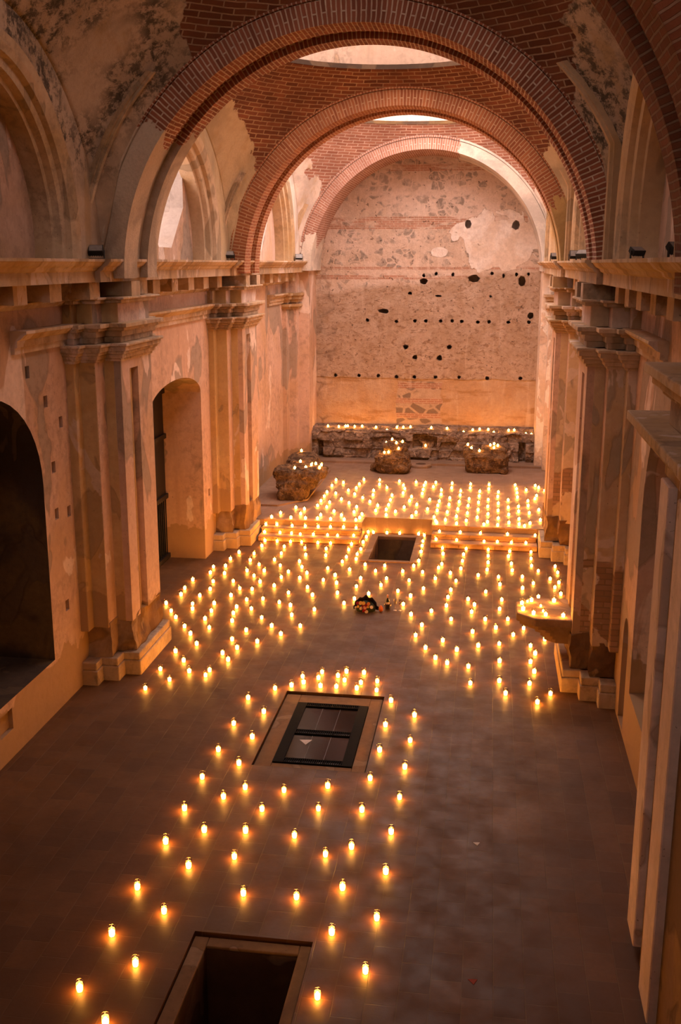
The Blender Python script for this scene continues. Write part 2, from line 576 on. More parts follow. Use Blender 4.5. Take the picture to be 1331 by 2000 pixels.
    ev_ = k.vor(warp.outputs[0], 2.6, 'DISTANCE_TO_EDGE')
    ecol = k.mix(k.step(k.add(ev_.outputs['Distance'], k.mul(k.sub(fine, .5), .25)), .0, .16), (.22, .13, .085), (.48, .33, .24))
    col = k.mix(k.mul(k.mul(edg, k.step(k.noise(P2, 1.9, 4, .6, .5, 21), .40, .62)), .7), col, ecol)
    h = k.add(k.mul(k.mul(stone, k.mul(k.sub(1.0, mm), k.sub(1.0, pm))), .12), k.add(k.mul(fine, .6), k.mul(k.mul(rough, mm), k.mul(k.sub(1.0, lm), .9))))
    h = k.add(h, k.mul(pm, .6))
    return k.done(col, h, .10, 1.0)


# ------------------------------------------------------------------ the setting
CX = 0.10            # nave axis of the vaults
ZC = 6.75            # springing of arches and vaults
HX = 4.0
WX = 4.43            # inner wall faces at x = -WX and +WX
BAYS = [(12.72, 3.42, 1.1), (21.10, 3.30, 2.84), (29.75, 3.85, 3.46)]     # centre y, half depth, oculus radius
ARCHES = [(7.65, 9.30), (16.15, 17.80), (24.40, 26.00), (33.55, 35.70)]
BACK = 35.62

# floor with the three sunken openings
PITS = [(-.70, .59, 6.75, 9.43), (-.95, .70, 13.22, 15.88), (-.69, .69, 23.72, 26.32)]
bm = bmesh.new()
box(bm, -6.2, 6.2, -3.2, 36.3, -2.9, 0)
fl = obj('floor', bm, M_floor)
cb = bmesh.new()
for a, b, c_, d in PITS:
    box(cb, a, b, c_, d, -.075, .3)
box(cb, -.54, .47, 6.95, 9.26, -2.6, -.05)
box(cb, -.69, .48, 13.40, 15.50, -.30, -.05)
box(cb, -.51, .51, 23.86, 26.08, -2.6, -.05)
cut(fl, cb)
tag(fl, 'dark clay tile floor of the nave with sunken openings', 'floor', kind='structure')

# raised platform with two flights of steps and a notch for the far pit
PZ = .42
bm = bmesh.new()
prism(bm, [(-WX, 25.9), (-.90, 25.9), (-.90, 26.5), (.90, 26.5), (.90, 25.9), (WX, 25.9), (WX, 36.2), (-WX, 36.2)], 'z', .002, PZ)
pf = obj('floor_platform', bm, M_plat)
tag(pf, 'raised tiled sanctuary platform before the back wall', 'platform', kind='structure')
M_step = plaster('worn_step_brick', (.17, .095, .048), (.12, .062, .03), (.23, .145, .085), .55, None, .6, .5, .2, 51, (-1, 3, .3), None, .35, 2.0)
for nm, xa, xb, lb in (('left', -3.53, -.90, 'left flight of worn brick steps up to the platform'), ('right', .92, 3.58, 'right flight of worn brick steps up to the platform')):
    bm = bmesh.new()
    box(bm, xa, xb, 25.22, 25.90, .002, .14)
    box(bm, xa + .02, xb - .02, 25.57, 25.90, .14, .28)
    for ly, lz in ((25.20, .14), (25.55, .28), (25.88, .42)):
        box(bm, xa, xb, ly, ly + .07, lz - .035, lz + .003)
    o = obj('stone_steps', bm, M_step)
    b = o.modifiers.new('soft', 'BEVEL')
    b.width, b.segments = .012, 2
    tag(o, lb, 'steps', kind='structure')
# low kerb against the rubble ledge and a raised strip along the left wall
bm = bmesh.new()
box(bm, -WX, 4.3, 33.95, 34.9, PZ, PZ + .07)
tag(obj('trim_kerb', bm, M_plat), 'low kerb along the foot of the rubble ledge', 'kerb', kind='structure')
bm = bmesh.new()
prism(bm, [(-WX, 27.35), (-3.45, 27.35), (-2.75, 28.2), (-2.75, 32.6), (-WX, 32.6)], 'z', PZ, PZ + .05)
tag(obj('trim_slab', bm, M_plat), 'slightly raised floor strip beside the left wall under the boulder', 'slab', kind='structure')

# side walls
HOLES_L = [(14.28, 5.44), (14.84, 4.94), (15.36, 4.55), (14.98, 3.90), (14.99, 3.15), (15.47, 3.08), (15.17, 1.58), (23.9, 1.55)]


def side_wall(s, name, mat, label):
    bm = bmesh.new()
    box(bm, s * WX, s * 6.3, -3.2, 36.4, -1.2, 11.6)
    o = obj(name, bm, mat)
    cb = bmesh.new()

    def px(pts, x0, x1, mi=0):
        prism(cb, pts, 'x', s * x0, s * x1, mi)
    px(arch_outline(12.90, 1.67, 3.7, 1.5, .87), 4.2, 6.5, 2 if s < 0 else 0)                 # blind arched recess, the left one coloured dark for shade
    for yc in (21.10, 29.75):                                              # lunette windows, splayed outwards
        A = [(yc - 1.36, 8.15)]
        for q in range(13):
            t = PI - PI * q / 12
            A.append((yc + 1.36 * math.cos(t), 8.75 + 1.1 * math.sin(t)))
        A += [(yc + 1.36, 8.15), (yc + .42, 7.30), (yc - .42, 7.30)]
        px(A, 4.2, 4.9, 1)
        B = [(yc + (p[0] - yc) * 1.18, 8.4 + (p[1] - 8.4) * 1.12) for p in A]
        px(B, 4.72, 6.6, 1)
    if s < 0:
        px(arch_outline(21.54, 1.87, 4.05, .50, -.3), 4.2, 5.42)            # doorway
        px([(12.62, .42), (13.02, .42), (13.02, .74), (12.62, .74)], 4.2, 4.50)
        for hy, hz in HOLES_L:
            px([(hy - .07, hz - .09), (hy + .07, hz - .09), (hy + .07, hz + .09), (hy - .07, hz + .09)], 4.2, 4.9)
    else:
        px(arch_outline(15.28, .28, 1.35, .42, .06), 4.2, 5.2)             # narrow arched slit by the pilaster
        px(arch_outline(21.54, 1.87, 4.05, .50, -.3), 4.2, 5.42)
        for hy, hz in ((13.2, 5.55), (14.3, 4.9)):
            px([(hy - .08, hz - .1), (hy + .08, hz - .1), (hy + .08, hz + .1), (hy - .08, hz + .1)], 4.2, 4.9)
    cut(o, cb, [mat, M_white_rev, M_shade])
    tag(o, label, 'wall', kind='structure')
    bm = bmesh.new()                                                       # the passage the recess opens into
    for a, b, c_, d, e, f in ((6.25, 10.2, 10.9, 11.1, .5, 5.6), (6.25, 10.2, 14.7, 14.9, .5, 5.6), (6.25, 10.2, 10.9, 14.9, .6, .87), (6.25, 10.2, 10.9, 14.9, 5.4, 5.6), (10.0, 10.2, 10.9, 14.9, .5, 5.6)):
        box(bm, s * a, s * b, c_, d, e, f)
    obj('passage', bm, M_base, o)
    return o


side_wall(-1, 'wall_left', M_wall, 'left nave wall of peeling pink plaster with doorway and dark arched recess')
side_wall(1, 'wall_right', M_wall_r, 'right nave wall of peeling pink plaster with arched recess')

bm = bmesh.new()
box(bm, -6.2, 6.2, BACK, BACK + .9, -.2, 11.6)
bw = obj('wall_back', bm, back_wall_mat())
cb = bmesh.new()
rng = random.Random(11)


def hole(x, z, w, h):
    n = 7
    pts = []
    for q in range(n):
        t = 2 * PI * q / n + rng.uniform(-.2, .2)
        pts.append((x + w * math.cos(t) * rng.uniform(.8, 1.15), z + h * math.sin(t) * rng.uniform(.8, 1.15)))
    prism(cb, pts, 'y', BACK - .1, BACK + .45)


for x in (-3.05, -2.22, -1.55, -.92, -.30, .42, 1.23, 2.18, 3.30, 3.86):
    hole(x, 3.20 + rng.uniform(-.02, .02), .07, .072)
for x in (-1.95, -.96, -.32, .05, .55, .94, 1.26, 1.80, 2.18, 2.82, 3.50):
    hole(x, 5.08 + rng.uniform(-.02, .02), .07, .065)
for x in (-.05, .36, .92, 2.22, 2.60, 3.02, 3.42, 3.95):
    hole(x, 6.62 + rng.uniform(-.05, .05), .055, .07)
for x, z, w, h in ((1.38, 8.24, .13, .16), (2.95, 8.22, .15, .15), (-.05, 6.40, .14, .12), (1.62, 6.50, .19, .15), (3.22, 6.42, .13, .17), (-1.40, 5.40, .2, .09), (3.55, 5.30, .12, .12),
                   (-.62, 4.20, .10, .09), (-.30, 3.86, .10, .09), (.86, 4.22, .09, .09), (.55, 3.84, .10, .11), (.45, 5.92, .13, .04), (2.2, 5.92, .05, .05), (-.5, 6.0, .08, .06)):
    hole(x, z, w, h)
cut(bw, cb)
tag(bw, 'tall back wall of stripped rubble masonry with putlog holes under the last arch', 'wall', kind='structure')

# choir end behind the camera
bm = bmesh.new()
box(bm, -6.2, 6.2, -3.6, -3.2, -.2, 11.6)
wf = obj('wall_front', bm, M_wall)
cb = bmesh.new()
prism(cb, arch_outline(0.0, 1.6, 9.4, 1.2, 8.0), 'y', -3.8, -3.0)  # unseen window added to send daylight onto faces turned to the viewer
cut(wf, cb)
portal('daylight_opening', (0, -3.62, 9.2), (-PI / 2, 0, 0), 4.6, 3.4)
tag(wf, 'front wall of the church behind the viewer with an added window', 'wall', kind='structure')
bm = bmesh.new()
box(bm, -6.2, 6.2, -3.6, 7.70, 11.0, 11.4)
tag(obj('ceiling', bm, M_vplast), 'flat plaster ceiling of the choir loft bay', 'ceiling', kind='structure')

# unseen choir loft below the view, added to screen near floor from window light
bm = bmesh.new()
box(bm, -4.5, 4.5, -3.3, .35, 5.1, 5.4)
box(bm, -4.5, 4.5, .20, .35, 5.4, 6.25)
tag(obj('floor_added_loft', bm, M_wall), 'unseen choir loft floor and parapet added under the viewer', 'loft', kind='structure')

# transverse brick arches
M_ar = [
    brick_arch('brick_arch_shaded', 61, (.26, .085, .04), (.17, .05, .022), (.30, .18, .11)),  # near arch bricks and mortar coloured darker for its shade
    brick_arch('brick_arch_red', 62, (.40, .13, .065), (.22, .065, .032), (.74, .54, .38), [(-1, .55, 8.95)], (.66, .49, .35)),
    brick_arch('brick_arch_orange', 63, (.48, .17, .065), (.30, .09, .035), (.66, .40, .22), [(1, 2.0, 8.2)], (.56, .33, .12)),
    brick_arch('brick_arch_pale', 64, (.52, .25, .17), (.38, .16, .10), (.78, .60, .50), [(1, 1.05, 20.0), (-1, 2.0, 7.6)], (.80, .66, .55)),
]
AL = ['near brick transverse arch, dark at the top right corner', 'large red brick arch with plaster left on its left foot', 'orange brick arch in the middle distance',
      'pale brick arch framing the back wall, plastered on its right']
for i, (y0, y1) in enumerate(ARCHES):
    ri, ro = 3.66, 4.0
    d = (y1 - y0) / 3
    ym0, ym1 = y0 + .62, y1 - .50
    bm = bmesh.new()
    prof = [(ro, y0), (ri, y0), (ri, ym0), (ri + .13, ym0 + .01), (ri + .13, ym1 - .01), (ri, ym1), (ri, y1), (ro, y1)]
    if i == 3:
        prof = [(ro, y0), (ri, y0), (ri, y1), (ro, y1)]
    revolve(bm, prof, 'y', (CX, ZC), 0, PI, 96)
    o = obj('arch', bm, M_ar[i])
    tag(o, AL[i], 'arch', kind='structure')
    # thin projecting outer course over the ring
    bm = bmesh.new()
    revolve(bm, [(ro + .01, y0 - .04), (ro + .01, y0 + .2), (ro + .07, y0 + .2), (ro + .07, y0 - .04)], 'y', (CX, ZC), R(8), R(172), 96)
    c = obj('arch_edge_course', bm, M_ar[i], o)

# sail vaults with their open eyes and parapets
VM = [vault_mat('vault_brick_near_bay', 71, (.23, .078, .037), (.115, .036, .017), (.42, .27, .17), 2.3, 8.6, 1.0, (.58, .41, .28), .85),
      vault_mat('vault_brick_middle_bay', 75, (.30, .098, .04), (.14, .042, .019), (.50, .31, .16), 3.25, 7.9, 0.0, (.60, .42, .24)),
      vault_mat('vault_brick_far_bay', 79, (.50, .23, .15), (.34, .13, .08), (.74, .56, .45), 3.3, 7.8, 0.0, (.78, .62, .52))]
VL = ['brick sail vault of the nearest bay with mouldy plaster on its corners', 'brick sail vault of the middle bay with an open round eye', 'pale brick sail vault of the last bay with an open round eye']
PARAPET = [.25, 2.8, .25]  # middle parapet raised out of sight to hold back its daylight
LUN = [(2.10, 2.52), (2.0, 2.42), (2.45, 2.9)]        # inner and outer radius of the lunette rib, about z = LZ
LZ = 7.30
for i, (yc, hy, ro) in enumerate(BAYS):
    Rv = math.hypot(HX, hy) + .01
    bm = bmesh.new()
    uvl = bm.loops.layers.uv.verify()
    NP, NR = 192, 40
    ca = math.atan2(hy, HX)
    rows = []
    for p in range(NP + 1):
        ph = 2 * PI * p / NP
        for cnr in (ca, PI - ca, PI + ca, 2 * PI - ca):
            if abs(ph - cnr) < PI / NP:
                ph = cnr
        rm = min(HX / max(1e-6, abs(math.cos(ph))), hy / max(1e-6, abs(math.sin(ph))))
        a0, a1 = math.asin(ro / Rv), math.asin(min(1, rm / Rv))
        row = []
        for q in range(NR + 1):
            a = a0 + (a1 - a0) * q / NR
            row.append((bm.verts.new((CX + Rv * math.sin(a) * math.cos(ph), yc + Rv * math.sin(a) * math.sin(ph), ZC + Rv * math.cos(a))), (ph * 3.7, (PI / 2 - a) * Rv)))
        rows.append(row)
    for p in range(NP):
        for q in range(NR):
            c4 = (rows[p][q], rows[p + 1][q], rows[p + 1][q + 1], rows[p][q + 1])
            f = bm.faces.new([c[0] for c in c4])
            f.smooth = True
            for l, c in zip(f.loops, c4):
                l[uvl].uv = c[1]
    bmesh.ops.remove_doubles(bm, verts=bm.verts[:], dist=1e-5)
    o = obj('ceiling_vault', bm, [VM[i], M_shade], recalc=False)
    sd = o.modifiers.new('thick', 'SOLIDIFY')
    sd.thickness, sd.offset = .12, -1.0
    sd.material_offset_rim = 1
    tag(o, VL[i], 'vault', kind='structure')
    zr = ZC + math.sqrt(Rv * Rv - ro * ro)
    bm = bmesh.new()
    lathe(bm, [(ro - .02, zr - .02), (ro - .02, zr + .075), (ro + .30, zr + .075), (ro + .30, zr - .02)], (CX, yc, 0), 96, cap=False)
    c = obj('eye_rim', bm, M_shade, o)
    bm = bmesh.new()
    lathe(bm, [(ro + .06, zr + .05), (ro + .06, zr + PARAPET[i]), (ro + .34, zr + PARAPET[i]), (ro + .34, zr - .1)], (CX, yc, 0), 96, cap=False)
    c = obj('parapet', bm, M_drum if i < 2 else M_light, o)
    portal('daylight_opening', (CX, yc, zr + PARAPET[i] + .02), (0, 0, 0), 2 * ro + .3, 2 * ro + .3)
for s in (-1, 1):
    for yc in (21.10, 29.75):
        portal('daylight_opening', (s * 6.45, yc, 8.6), (0, s * PI / 2, 0), 2.8, 3.4)

# moulded wall ribs round the lunettes and diagonal rib stumps on the pendentives
for s in (-1, 1):
    for i, (yc, hy, ro) in enumerate(BAYS):
        ri_, ro_ = LUN[i]
        X = lambda v: s * v
        prof = [(ri_, X(4.45)), (ri_, X(4.16)), (ri_ + .06, X(4.14)), (ri_ + .08, X(4.04)), (ri_ + .19, X(4.02)), (ri_ + .21, X(3.94)), (ri_ + .30, X(3.90)), (ro_, X(3.88)), (ro_, X(4.45))]
        bm = bmesh.new()
        revolve(bm, prof, 'x', (yc, LZ), R(-8), R(188), 64)
        tag(obj('trim_wall_rib', bm, M_vplast), 'moulded plaster rib over the %s lunette of the %s bay' % ('left' if s < 0 else 'right', ('nearest', 'middle', 'last')[i]), 'moulding', kind='structure')
        bm = bmesh.new()                                    # wall web between the lunette rib and the vault
        xa, xb = s * 4.45, s * 3.965 + CX * .65
        rowsw = []
        for q in range(81):
            t_ = PI * q / 80
            cy, cz = math.cos(t_), math.sin(t_)
            inn = (yc + (ro_ - .03) * cy, LZ + (ro_ - .03) * cz if 0 < q < 80 else 6.7)
            out = (yc + (hy + .12) * cy, ZC + (hy + .12) * cz)
            rowsw.append([bm.verts.new((x_, p_[0], p_[1])) for p_ in (inn, out) for x_ in (xa, xb)])
        for a, b in zip(rowsw, rowsw[1:]):
            bm.faces.new((a[0], b[0], b[1], a[1]))
            bm.faces.new((a[2], a[3], b[3], b[2]))
            bm.faces.new((a[1], b[1], b[3], a[3]))
            bm.faces.new((a[0], a[2], b[2], b[0]))
        bm.faces.new(rowsw[0])
        bm.faces.new(rowsw[-1][::-1])
        tag(obj('wall_web', bm, VM[i]), '%s wall web between lunette rib and vault of the %s bay' % ('left' if s < 0 else 'right', ('nearest', 'middle', 'last')[i]), 'wall', kind='structure')
        Rv = math.hypot(HX, hy) + .01
        for sy, zt in ((1, (9.75, 9.0, 8.8)[i]), (-1, 8.6)):
            bm = bmesh.new()
            secs = []
            yy = yc + sy * (hy - .30)
            for q in range(19):
                z = 6.95 + (zt - 6.95) * q / 18
                xs_ = math.sqrt(max(.1, Rv * Rv - (z - ZC) ** 2 - (yy - yc) ** 2))
                plate = 3.965 - CX * .65 * s
                c0 = Vector((s * (xs_ - (CX if s < 0 else -CX)) if xs_ - (CX if s < 0 else -CX) < plate else s * plate, yy, z))
                rad = Vector((s * .85, sy * .35, .2 if z > 8 else 0)).normalized()
                tan = Vector((0, 1, 0))
                w = .10 * (1 if q < 17 else .7)
                secs.append([bm.verts.new(c0 + tan * u * w - rad * dd) for u, dd in ((-1, -.12), (-1, .04), (-.6, .05), (-.5, .10), (0, .12), (.5, .10), (.6, .05), (1, .04), (1, -.12))])
            for a, b in zip(secs, secs[1:]):
                for q in range(9):
                    bm.faces.new((a[q], a[(q + 1) % 9], b[(q + 1) % 9], b[q]))
            bm.faces.new(secs[0])
            bm.faces.new(secs[-1][::-1])
            tag(obj('trim_rib_stump', bm, M_vplast), 'broken plaster rib rising from the %s %s corner of the %s bay' % ('far' if sy > 0 else 'near', 'left' if s < 0 else 'right', ('nearest', 'middle', 'last')[i]), 'moulding', kind='structure')


# pilasters: plinth, broken base, three-layered shaft, capital, impost blocks
def layer(bm, s, yc, xs, hw, z0, z1):
    """stack the three plan layers; xs = x of each face, hw = half widths"""
    for xf, w in zip(xs, hw):
        box(bm, s * 4.6, s * xf, yc - w, yc + w, z0, z1)


def rubble(bm, s, yc, seed):
    for xf, w in ((4.03, 1.16), (3.74, .80)):
        n0 = len(bm.verts)
        b2 = bmesh.new()
        box(b2, s * 4.5, s * xf, yc - w, yc + w, .36, 1.0)
        bmesh.ops.subdivide_edges(b2, edges=b2.edges[:], cuts=9, use_grid_fill=True)
        for v in b2.verts:
            nn = noise.noise_vector(v.co * 2.6 + Vector((seed, 0, 0))) * .07 + noise.noise_vector(v.co * 7) * .025
            v.co += nn
            if v.co.z < .37:
                v.co.z = .37
        me = bpy.data.meshes.new('tmp')
        b2.to_mesh(me)
        b2.free()
        bm.from_mesh(me)
        bpy.data.meshes.remove(me)


def pilaster(s, yc, mat, label, end=False):
    t = empty('pilaster', (0, 0, 0))
    tag(t, label, 'pilaster', kind='structure')
    S = (4.29, 4.03, 3.75)
    H = (1.42, 1.18, .78)
    zb = .94
    bm = bmesh.new()
    layer(bm, s, yc, (4.16, 3.88, 3.60), (1.47, 1.21, .90), -.02, .26)
    layer(bm, s, yc, (4.18, 3.90, 3.62), (1.45, 1.19, .88), .26, .40)
    o = obj('plinth', bm, M_stone, t)
    b = o.modifiers.new('worn', 'BEVEL')
    b.width, b.segments = .02, 2
    bm = bmesh.new()
    rubble(bm, s, yc, s * 3 + yc)
    obj('broken_base', bm, M_base, t)
    bm = bmesh.new()
    layer(bm, s, yc, (4.29, 4.03, 3.86), H, zb, 5.46)
    layer(bm, s, yc, S, H, 5.44, 6.46)
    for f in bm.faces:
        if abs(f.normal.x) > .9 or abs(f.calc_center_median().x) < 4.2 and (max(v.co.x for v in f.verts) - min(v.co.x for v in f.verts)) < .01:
            f.material_index = 1  # nave-side faces coloured as pink wall, carrying the side light they catch
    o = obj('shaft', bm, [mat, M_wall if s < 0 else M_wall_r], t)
    b = o.modifiers.new('worn', 'BEVEL')
    b.width, b.segments = .018, 2
    bm = bmesh.new()                     # nave-side face with its sunk vertical channel
    w = H[2] - .004
    g0, g1 = yc - .36, yc + .06
    box(bm, s * 3.87, s * 3.75, yc - w, g0, zb, 5.45)
    box(bm, s * 3.87, s * 3.75, g1, yc + w, zb, 5.45)
    box(bm, s * 3.87, s * 3.75, g0, g1, 5.27, 5.45)
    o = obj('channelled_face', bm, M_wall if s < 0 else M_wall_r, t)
    bm = bmesh.new()
    box(bm, s * 3.87, s * 3.80, g0 + .16, g0 + .22, zb, 5.27)
    o = obj('channel_fillet', bm, mat, t)
    b = o.modifiers.new('worn', 'BEVEL')
    b.width, b.segments = .018, 2
    bm = bmesh.new()
    for dz0, dz1, g in ((5.43, 5.48, .03), (5.48, 5.55, .07), (5.55, 5.60, .11), (5.60, 5.68, .15), (5.68, 5.73, .19)):
        layer(bm, s, yc, [x - g for x in S], [w + g for w in H], dz0, dz1)
    o = obj('capital', bm, M_moul, t)
    b = o.modifiers.new('worn', 'BEVEL')
    b.width, b.segments = .014, 2
    bm = bmesh.new()
    for dz0, dz1, g in ((5.73, 5.83, .04), (5.83, 5.93, .08), (5.93, 5.98, .14), (5.98, 6.05, .20)):
        layer(bm, s, yc, [x - g for x in S], [w + g for w in H], dz0, dz1)
    layer(bm, s, yc, [x - .10 for x in S], [w + .10 for w in H], 6.36, 6.42)
    layer(bm, s, yc, [x - .16 for x in S], [w + .16 for w in H], 6.42, 6.46)
    o = obj('impost_block', bm, M_moul, t)
    b = o.modifiers.new('worn', 'BEVEL')
    b.width, b.segments = .012, 2
    return t


pilaster(-1, 17.08, M_pil, 'nearer compound pilaster of the left wall, between the dark recess and the doorway')
pilaster(-1, 25.62, M_pil, 'farther compound pilaster of the left wall, beyond the doorway beside the steps')
pilaster(1, 17.40, M_pil_r, 'nearer compound pilaster of the right wall with bare brick low down')
pilaster(1, 25.62, M_pil_r, 'farther compound pilaster of the right wall beside the right flight of steps')
pilaster(-1, 8.5, M_pil, 'left pilaster beside the viewer')
for s, nm in ((-1, 'left'), (1, 'right')):
    t = empty('pilaster')
    tag(t, 'slim end pilaster where the %s wall meets the back wall' % nm, 'pilaster', kind='structure')
    bm = bmesh.new()
    dx = .10 if s > 0 else 0
    for xf, y0 in ((4.29, 33.20), (4.05, 33.65), (3.72 + dx, 34.15)):
        box(bm, s * 4.6, s * xf, y0, BACK + .02, PZ, 7.0)
    o = obj('shaft', bm, M_wall if s < 0 else M_light, t)
    b = o.modifiers.new('worn', 'BEVEL')
    b.width, b.segments = .015, 2
    bm = bmesh.new()
    for dz0, dz1, g in ((5.55, 5.62, .06), (5.62, 5.70, .12), (5.75, 5.85, .05), (5.85, 5.97, .12), (5.97, 6.05, .18)):
        for xf, y0 in ((4.29, 33.20), (4.05, 33.65)):
            box(bm, s * 4.5, s * (xf - g), y0 - g, 34.20, dz0, dz1)
    obj('capital', bm, M_moul, t)


# entablature along both walls
def profile_run(bm, s, prof, segs):
    for y0, y1, ex in segs:
        prism(bm, [(s * (WX + .15), prof[0][1])] + [(s * (WX - p - ex), z) for p, z in prof] + [(s * (WX + .15), prof[-1][1])], 'y', y0, y1)


ARCHI = [(.06, 5.73), (.06, 5.82), (.10, 5.83), (.10, 5.92), (.15, 5.94), (.22, 6.00), (.25, 6.02), (.25, 6.06)]
CORN = [(.40, 6.69), (.60, 6.70), (.60, 6.86), (.64, 6.88), (.66, 6.92), (.72, 6.95), (.76, 7.00), (.78, 7.01), (.78, 7.05)]
for s, nm in ((-1, 'left'), (1, 'right')):
    t = empty('cornice')
    tag(t, 'projecting dentilled cornice running along the top of the %s wall' % nm, 'cornice', kind='structure')
    PY = (17.08 if s < 0 else 17.40, 25.62)
    segs = [(-3.2, PY[0] - 1.5, 0), (PY[0] - 1.5, PY[0] + 1.5, .09), (PY[0] + 1.5, PY[1] - 1.5, 0), (PY[1] - 1.5, PY[1] + 1.5, .09), (PY[1] + 1.5, 34.4 if s < 0 else 35.0, 0)]
    bm = bmesh.new()
    profile_run(bm, s, CORN, segs)
    obj('corona', bm, M_moul, t)
    bm = bmesh.new()
    profile_run(bm, s, [(.03, 6.34), (.10, 6.40), (.10, 6.43), (.05, 6.44), (.05, 6.70)], [(-3.2, 34.3, 0)])
    obj('dentil_band', bm, M_moul, t)
    y = 9.64
    while y < 34:
        near = [p for p in PY if abs(y + .21 - p) < 1.55]
        dep = 4.02
        if near:
            dep = 3.62 if abs(y + .21 - near[0]) < .9 else 3.88
        bm = bmesh.new()
        box(bm, s * 4.45, s * dep, y, y + .42, 6.44, 6.70)
        o = obj('dentil', bm, M_moul, t)
        y += 1.165
    t = empty('architrave')
    tag(t, 'broken moulded architrave between the pilasters of the %s wall' % nm, 'moulding', kind='structure')
    for y0, y1 in (((13.80, 27.80), (30.90, 34.2)) if s < 0 else ((13.4, 27.6), (31.2, 34.2))):
        bm = bmesh.new()
        profile_run(bm, s, ARCHI, [(y0, y1, 0)])
        obj('moulding_run', bm, M_moul, t)

# timber door deep in the left doorway
t = empty('door_1')
tag(t, 'dark timber door with iron bars in the arched left doorway', 'door', kind='structure')
bm = bmesh.new()
box(bm, -5.41, -5.36, 19.70, 23.38, 1.55, 4.56)
obj('panel', bm, M_wood, t)
bm = bmesh.new()
for z0 in (.02, 1.50, 2.95, 4.02):
    box(bm, -5.41, -5.30, 19.68, 23.39, z0, z0 + .11)
obj('rail', bm, M_wood, t)
bm = bmesh.new()
box(bm, -5.42, -5.40, 19.7, 23.38, .02, 1.6)  # black sheet in place of the unlit space behind the bars
obj('dark_backing', bm, M_black, t)
for q in range(26):
    bm = bmesh.new()
    y = 19.80 + q * .14
    tube(bm, [(-5.35, y, .1), (-5.35, y, 1.55)], .014, 6)
    obj('bar', bm, M_iron, t)

# door surround on the right wall close to the viewer
t = empty('door_surround')
tag(t, 'moulded stone door surround with broken cornice on the right wall', 'door surround', kind='structure')
M_por = plaster('portal_plaster', (.84, .64, .54), (.74, .54, .44), (.50, .33, .23), .62, None, .6, .25, .1, 81)
M_por_d = plaster('portal_groove_plaster', (.32, .18, .10), (.26, .14, .07), (.20, .11, .06), .58, None, .6, .4, .1, 83)
bm = bmesh.new()
box(bm, 3.90, 4.5, 9.62, 10.08, .15, 5.0)
box(bm, 3.90, 4.5, 8.62, 9.14, .05, 5.0)
o = obj('jamb', bm, M_por, t)
b = o.modifiers.new('worn', 'BEVEL')
b.width = .012
bm = bmesh.new()
box(bm, 4.02, 4.5, 9.14, 9.62, 0, 5.0)
box(bm, 3.97, 4.5, 9.40, 9.55, 0, 5.0)
box(bm, 3.99, 4.5, 6.4, 8.62, 0, 5.0)
obj('groove', bm, M_por_d, t)
bm = bmesh.new()
for z0, z1, xf, y1 in ((5.0, 5.18, 3.96, 10.25), (5.18, 5.26, 3.88, 10.7), (5.26, 5.36, 3.80, 11.1), (5.36, 5.46, 3.72, 11.45), (5.46, 5.74, 4.00, 10.45), (5.74, 5.82, 3.94, 10.62), (5.82, 5.92, 3.86, 10.82), (5.92, 6.02, 3.80, 11.0)):
    box(bm, xf, 4.5, 5.6, y1, z0, z1)
o = obj('cornice', bm, M_moul, t)
b = o.modifiers.new('worn', 'BEVEL')
b.width, b.segments = .015, 2

# slab frames of the sunken openings
M_frame = plaster('sunken_frame_stone', (.32, .17, .085), (.25, .13, .06), (.38, .23, .13), .6, None, .6, .3, .1, 91)
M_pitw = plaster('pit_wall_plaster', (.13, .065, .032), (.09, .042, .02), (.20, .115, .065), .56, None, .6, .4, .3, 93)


def ring_slab(bm, o4, i4, z0, z1):
    a, b, c, d = o4
    e, f, g, h = i4
    box(bm, a, e, c, d, z0, z1)
    box(bm, f, b, c, d, z0, z1)
    box(bm, e, f, c, g, z0, z1)
    box(bm, e, f, h, d, z0, z1)


for o4, i4, lb in (((-.69, .58, 6.78, 9.40), (-.53, .46, 6.96, 9.25), 'flat stone kerb round the dark open pit nearest the viewer'),
                   ((-.93, .68, 13.24, 15.84), (-.69, .48, 13.40, 15.50), 'flat stone kerb round the glazed pit'),
                   ((-.68, .68, 23.73, 26.30), (-.50, .50, 23.87, 26.07), 'flat stone kerb round the dark open pit cut into the steps')):
    bm = bmesh.new()
    ring_slab(bm, o4, i4, -.073, -.035 if o4[2] < 20 else .03)
    o = obj('trim_pit_kerb', bm, M_frame)
    b = o.modifiers.new('worn', 'BEVEL')
    b.width, b.segments = .012, 2
    tag(o, lb, 'kerb', kind='structure')
    if '_glazed' in lb or 'glazed' in lb:
        continue
    bm = bmesh.new()
    a, b_, c, d = i4
    g = .02
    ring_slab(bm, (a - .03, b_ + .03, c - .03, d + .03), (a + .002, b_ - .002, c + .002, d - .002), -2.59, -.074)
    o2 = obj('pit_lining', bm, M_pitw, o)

# iron-framed glazed cover of the middle pit
t = empty('pit_cover', (0, 0, 0))
tag(t, 'black iron grating frame with six glass panes over the pit before the bouquet', 'cover')
X0, X1, Y0, Y1 = -.685, .475, 13.405, 15.495
YM = 14.43
bm = bmesh.new()
for a, b, c, d in ((X0, X0 + .15, Y0, Y1), (X1 - .15, X1, Y0, Y1)):
    box(bm, a, b, c, d, -.06, -.015)
obj('side_rail', bm, M_iron, t)
for ya, yb in ((Y0, Y0 + .14), (YM - .07, YM + .07), (Y1 - .13, Y1)):
    bm = bmesh.new()
    box(bm, X0 + .15, X1 - .15, ya, ya + .015, -.05, -.013)
    box(bm, X0 + .15, X1 - .15, yb - .015, yb, -.05, -.013)
    q = X0 + .12
    while q < X1 - .12:
        box(bm, q, q + .012, ya, yb, -.05, -.014)
        q += .030
    obj('grating', bm, M_iron, t)
kg = K('cover_glass')
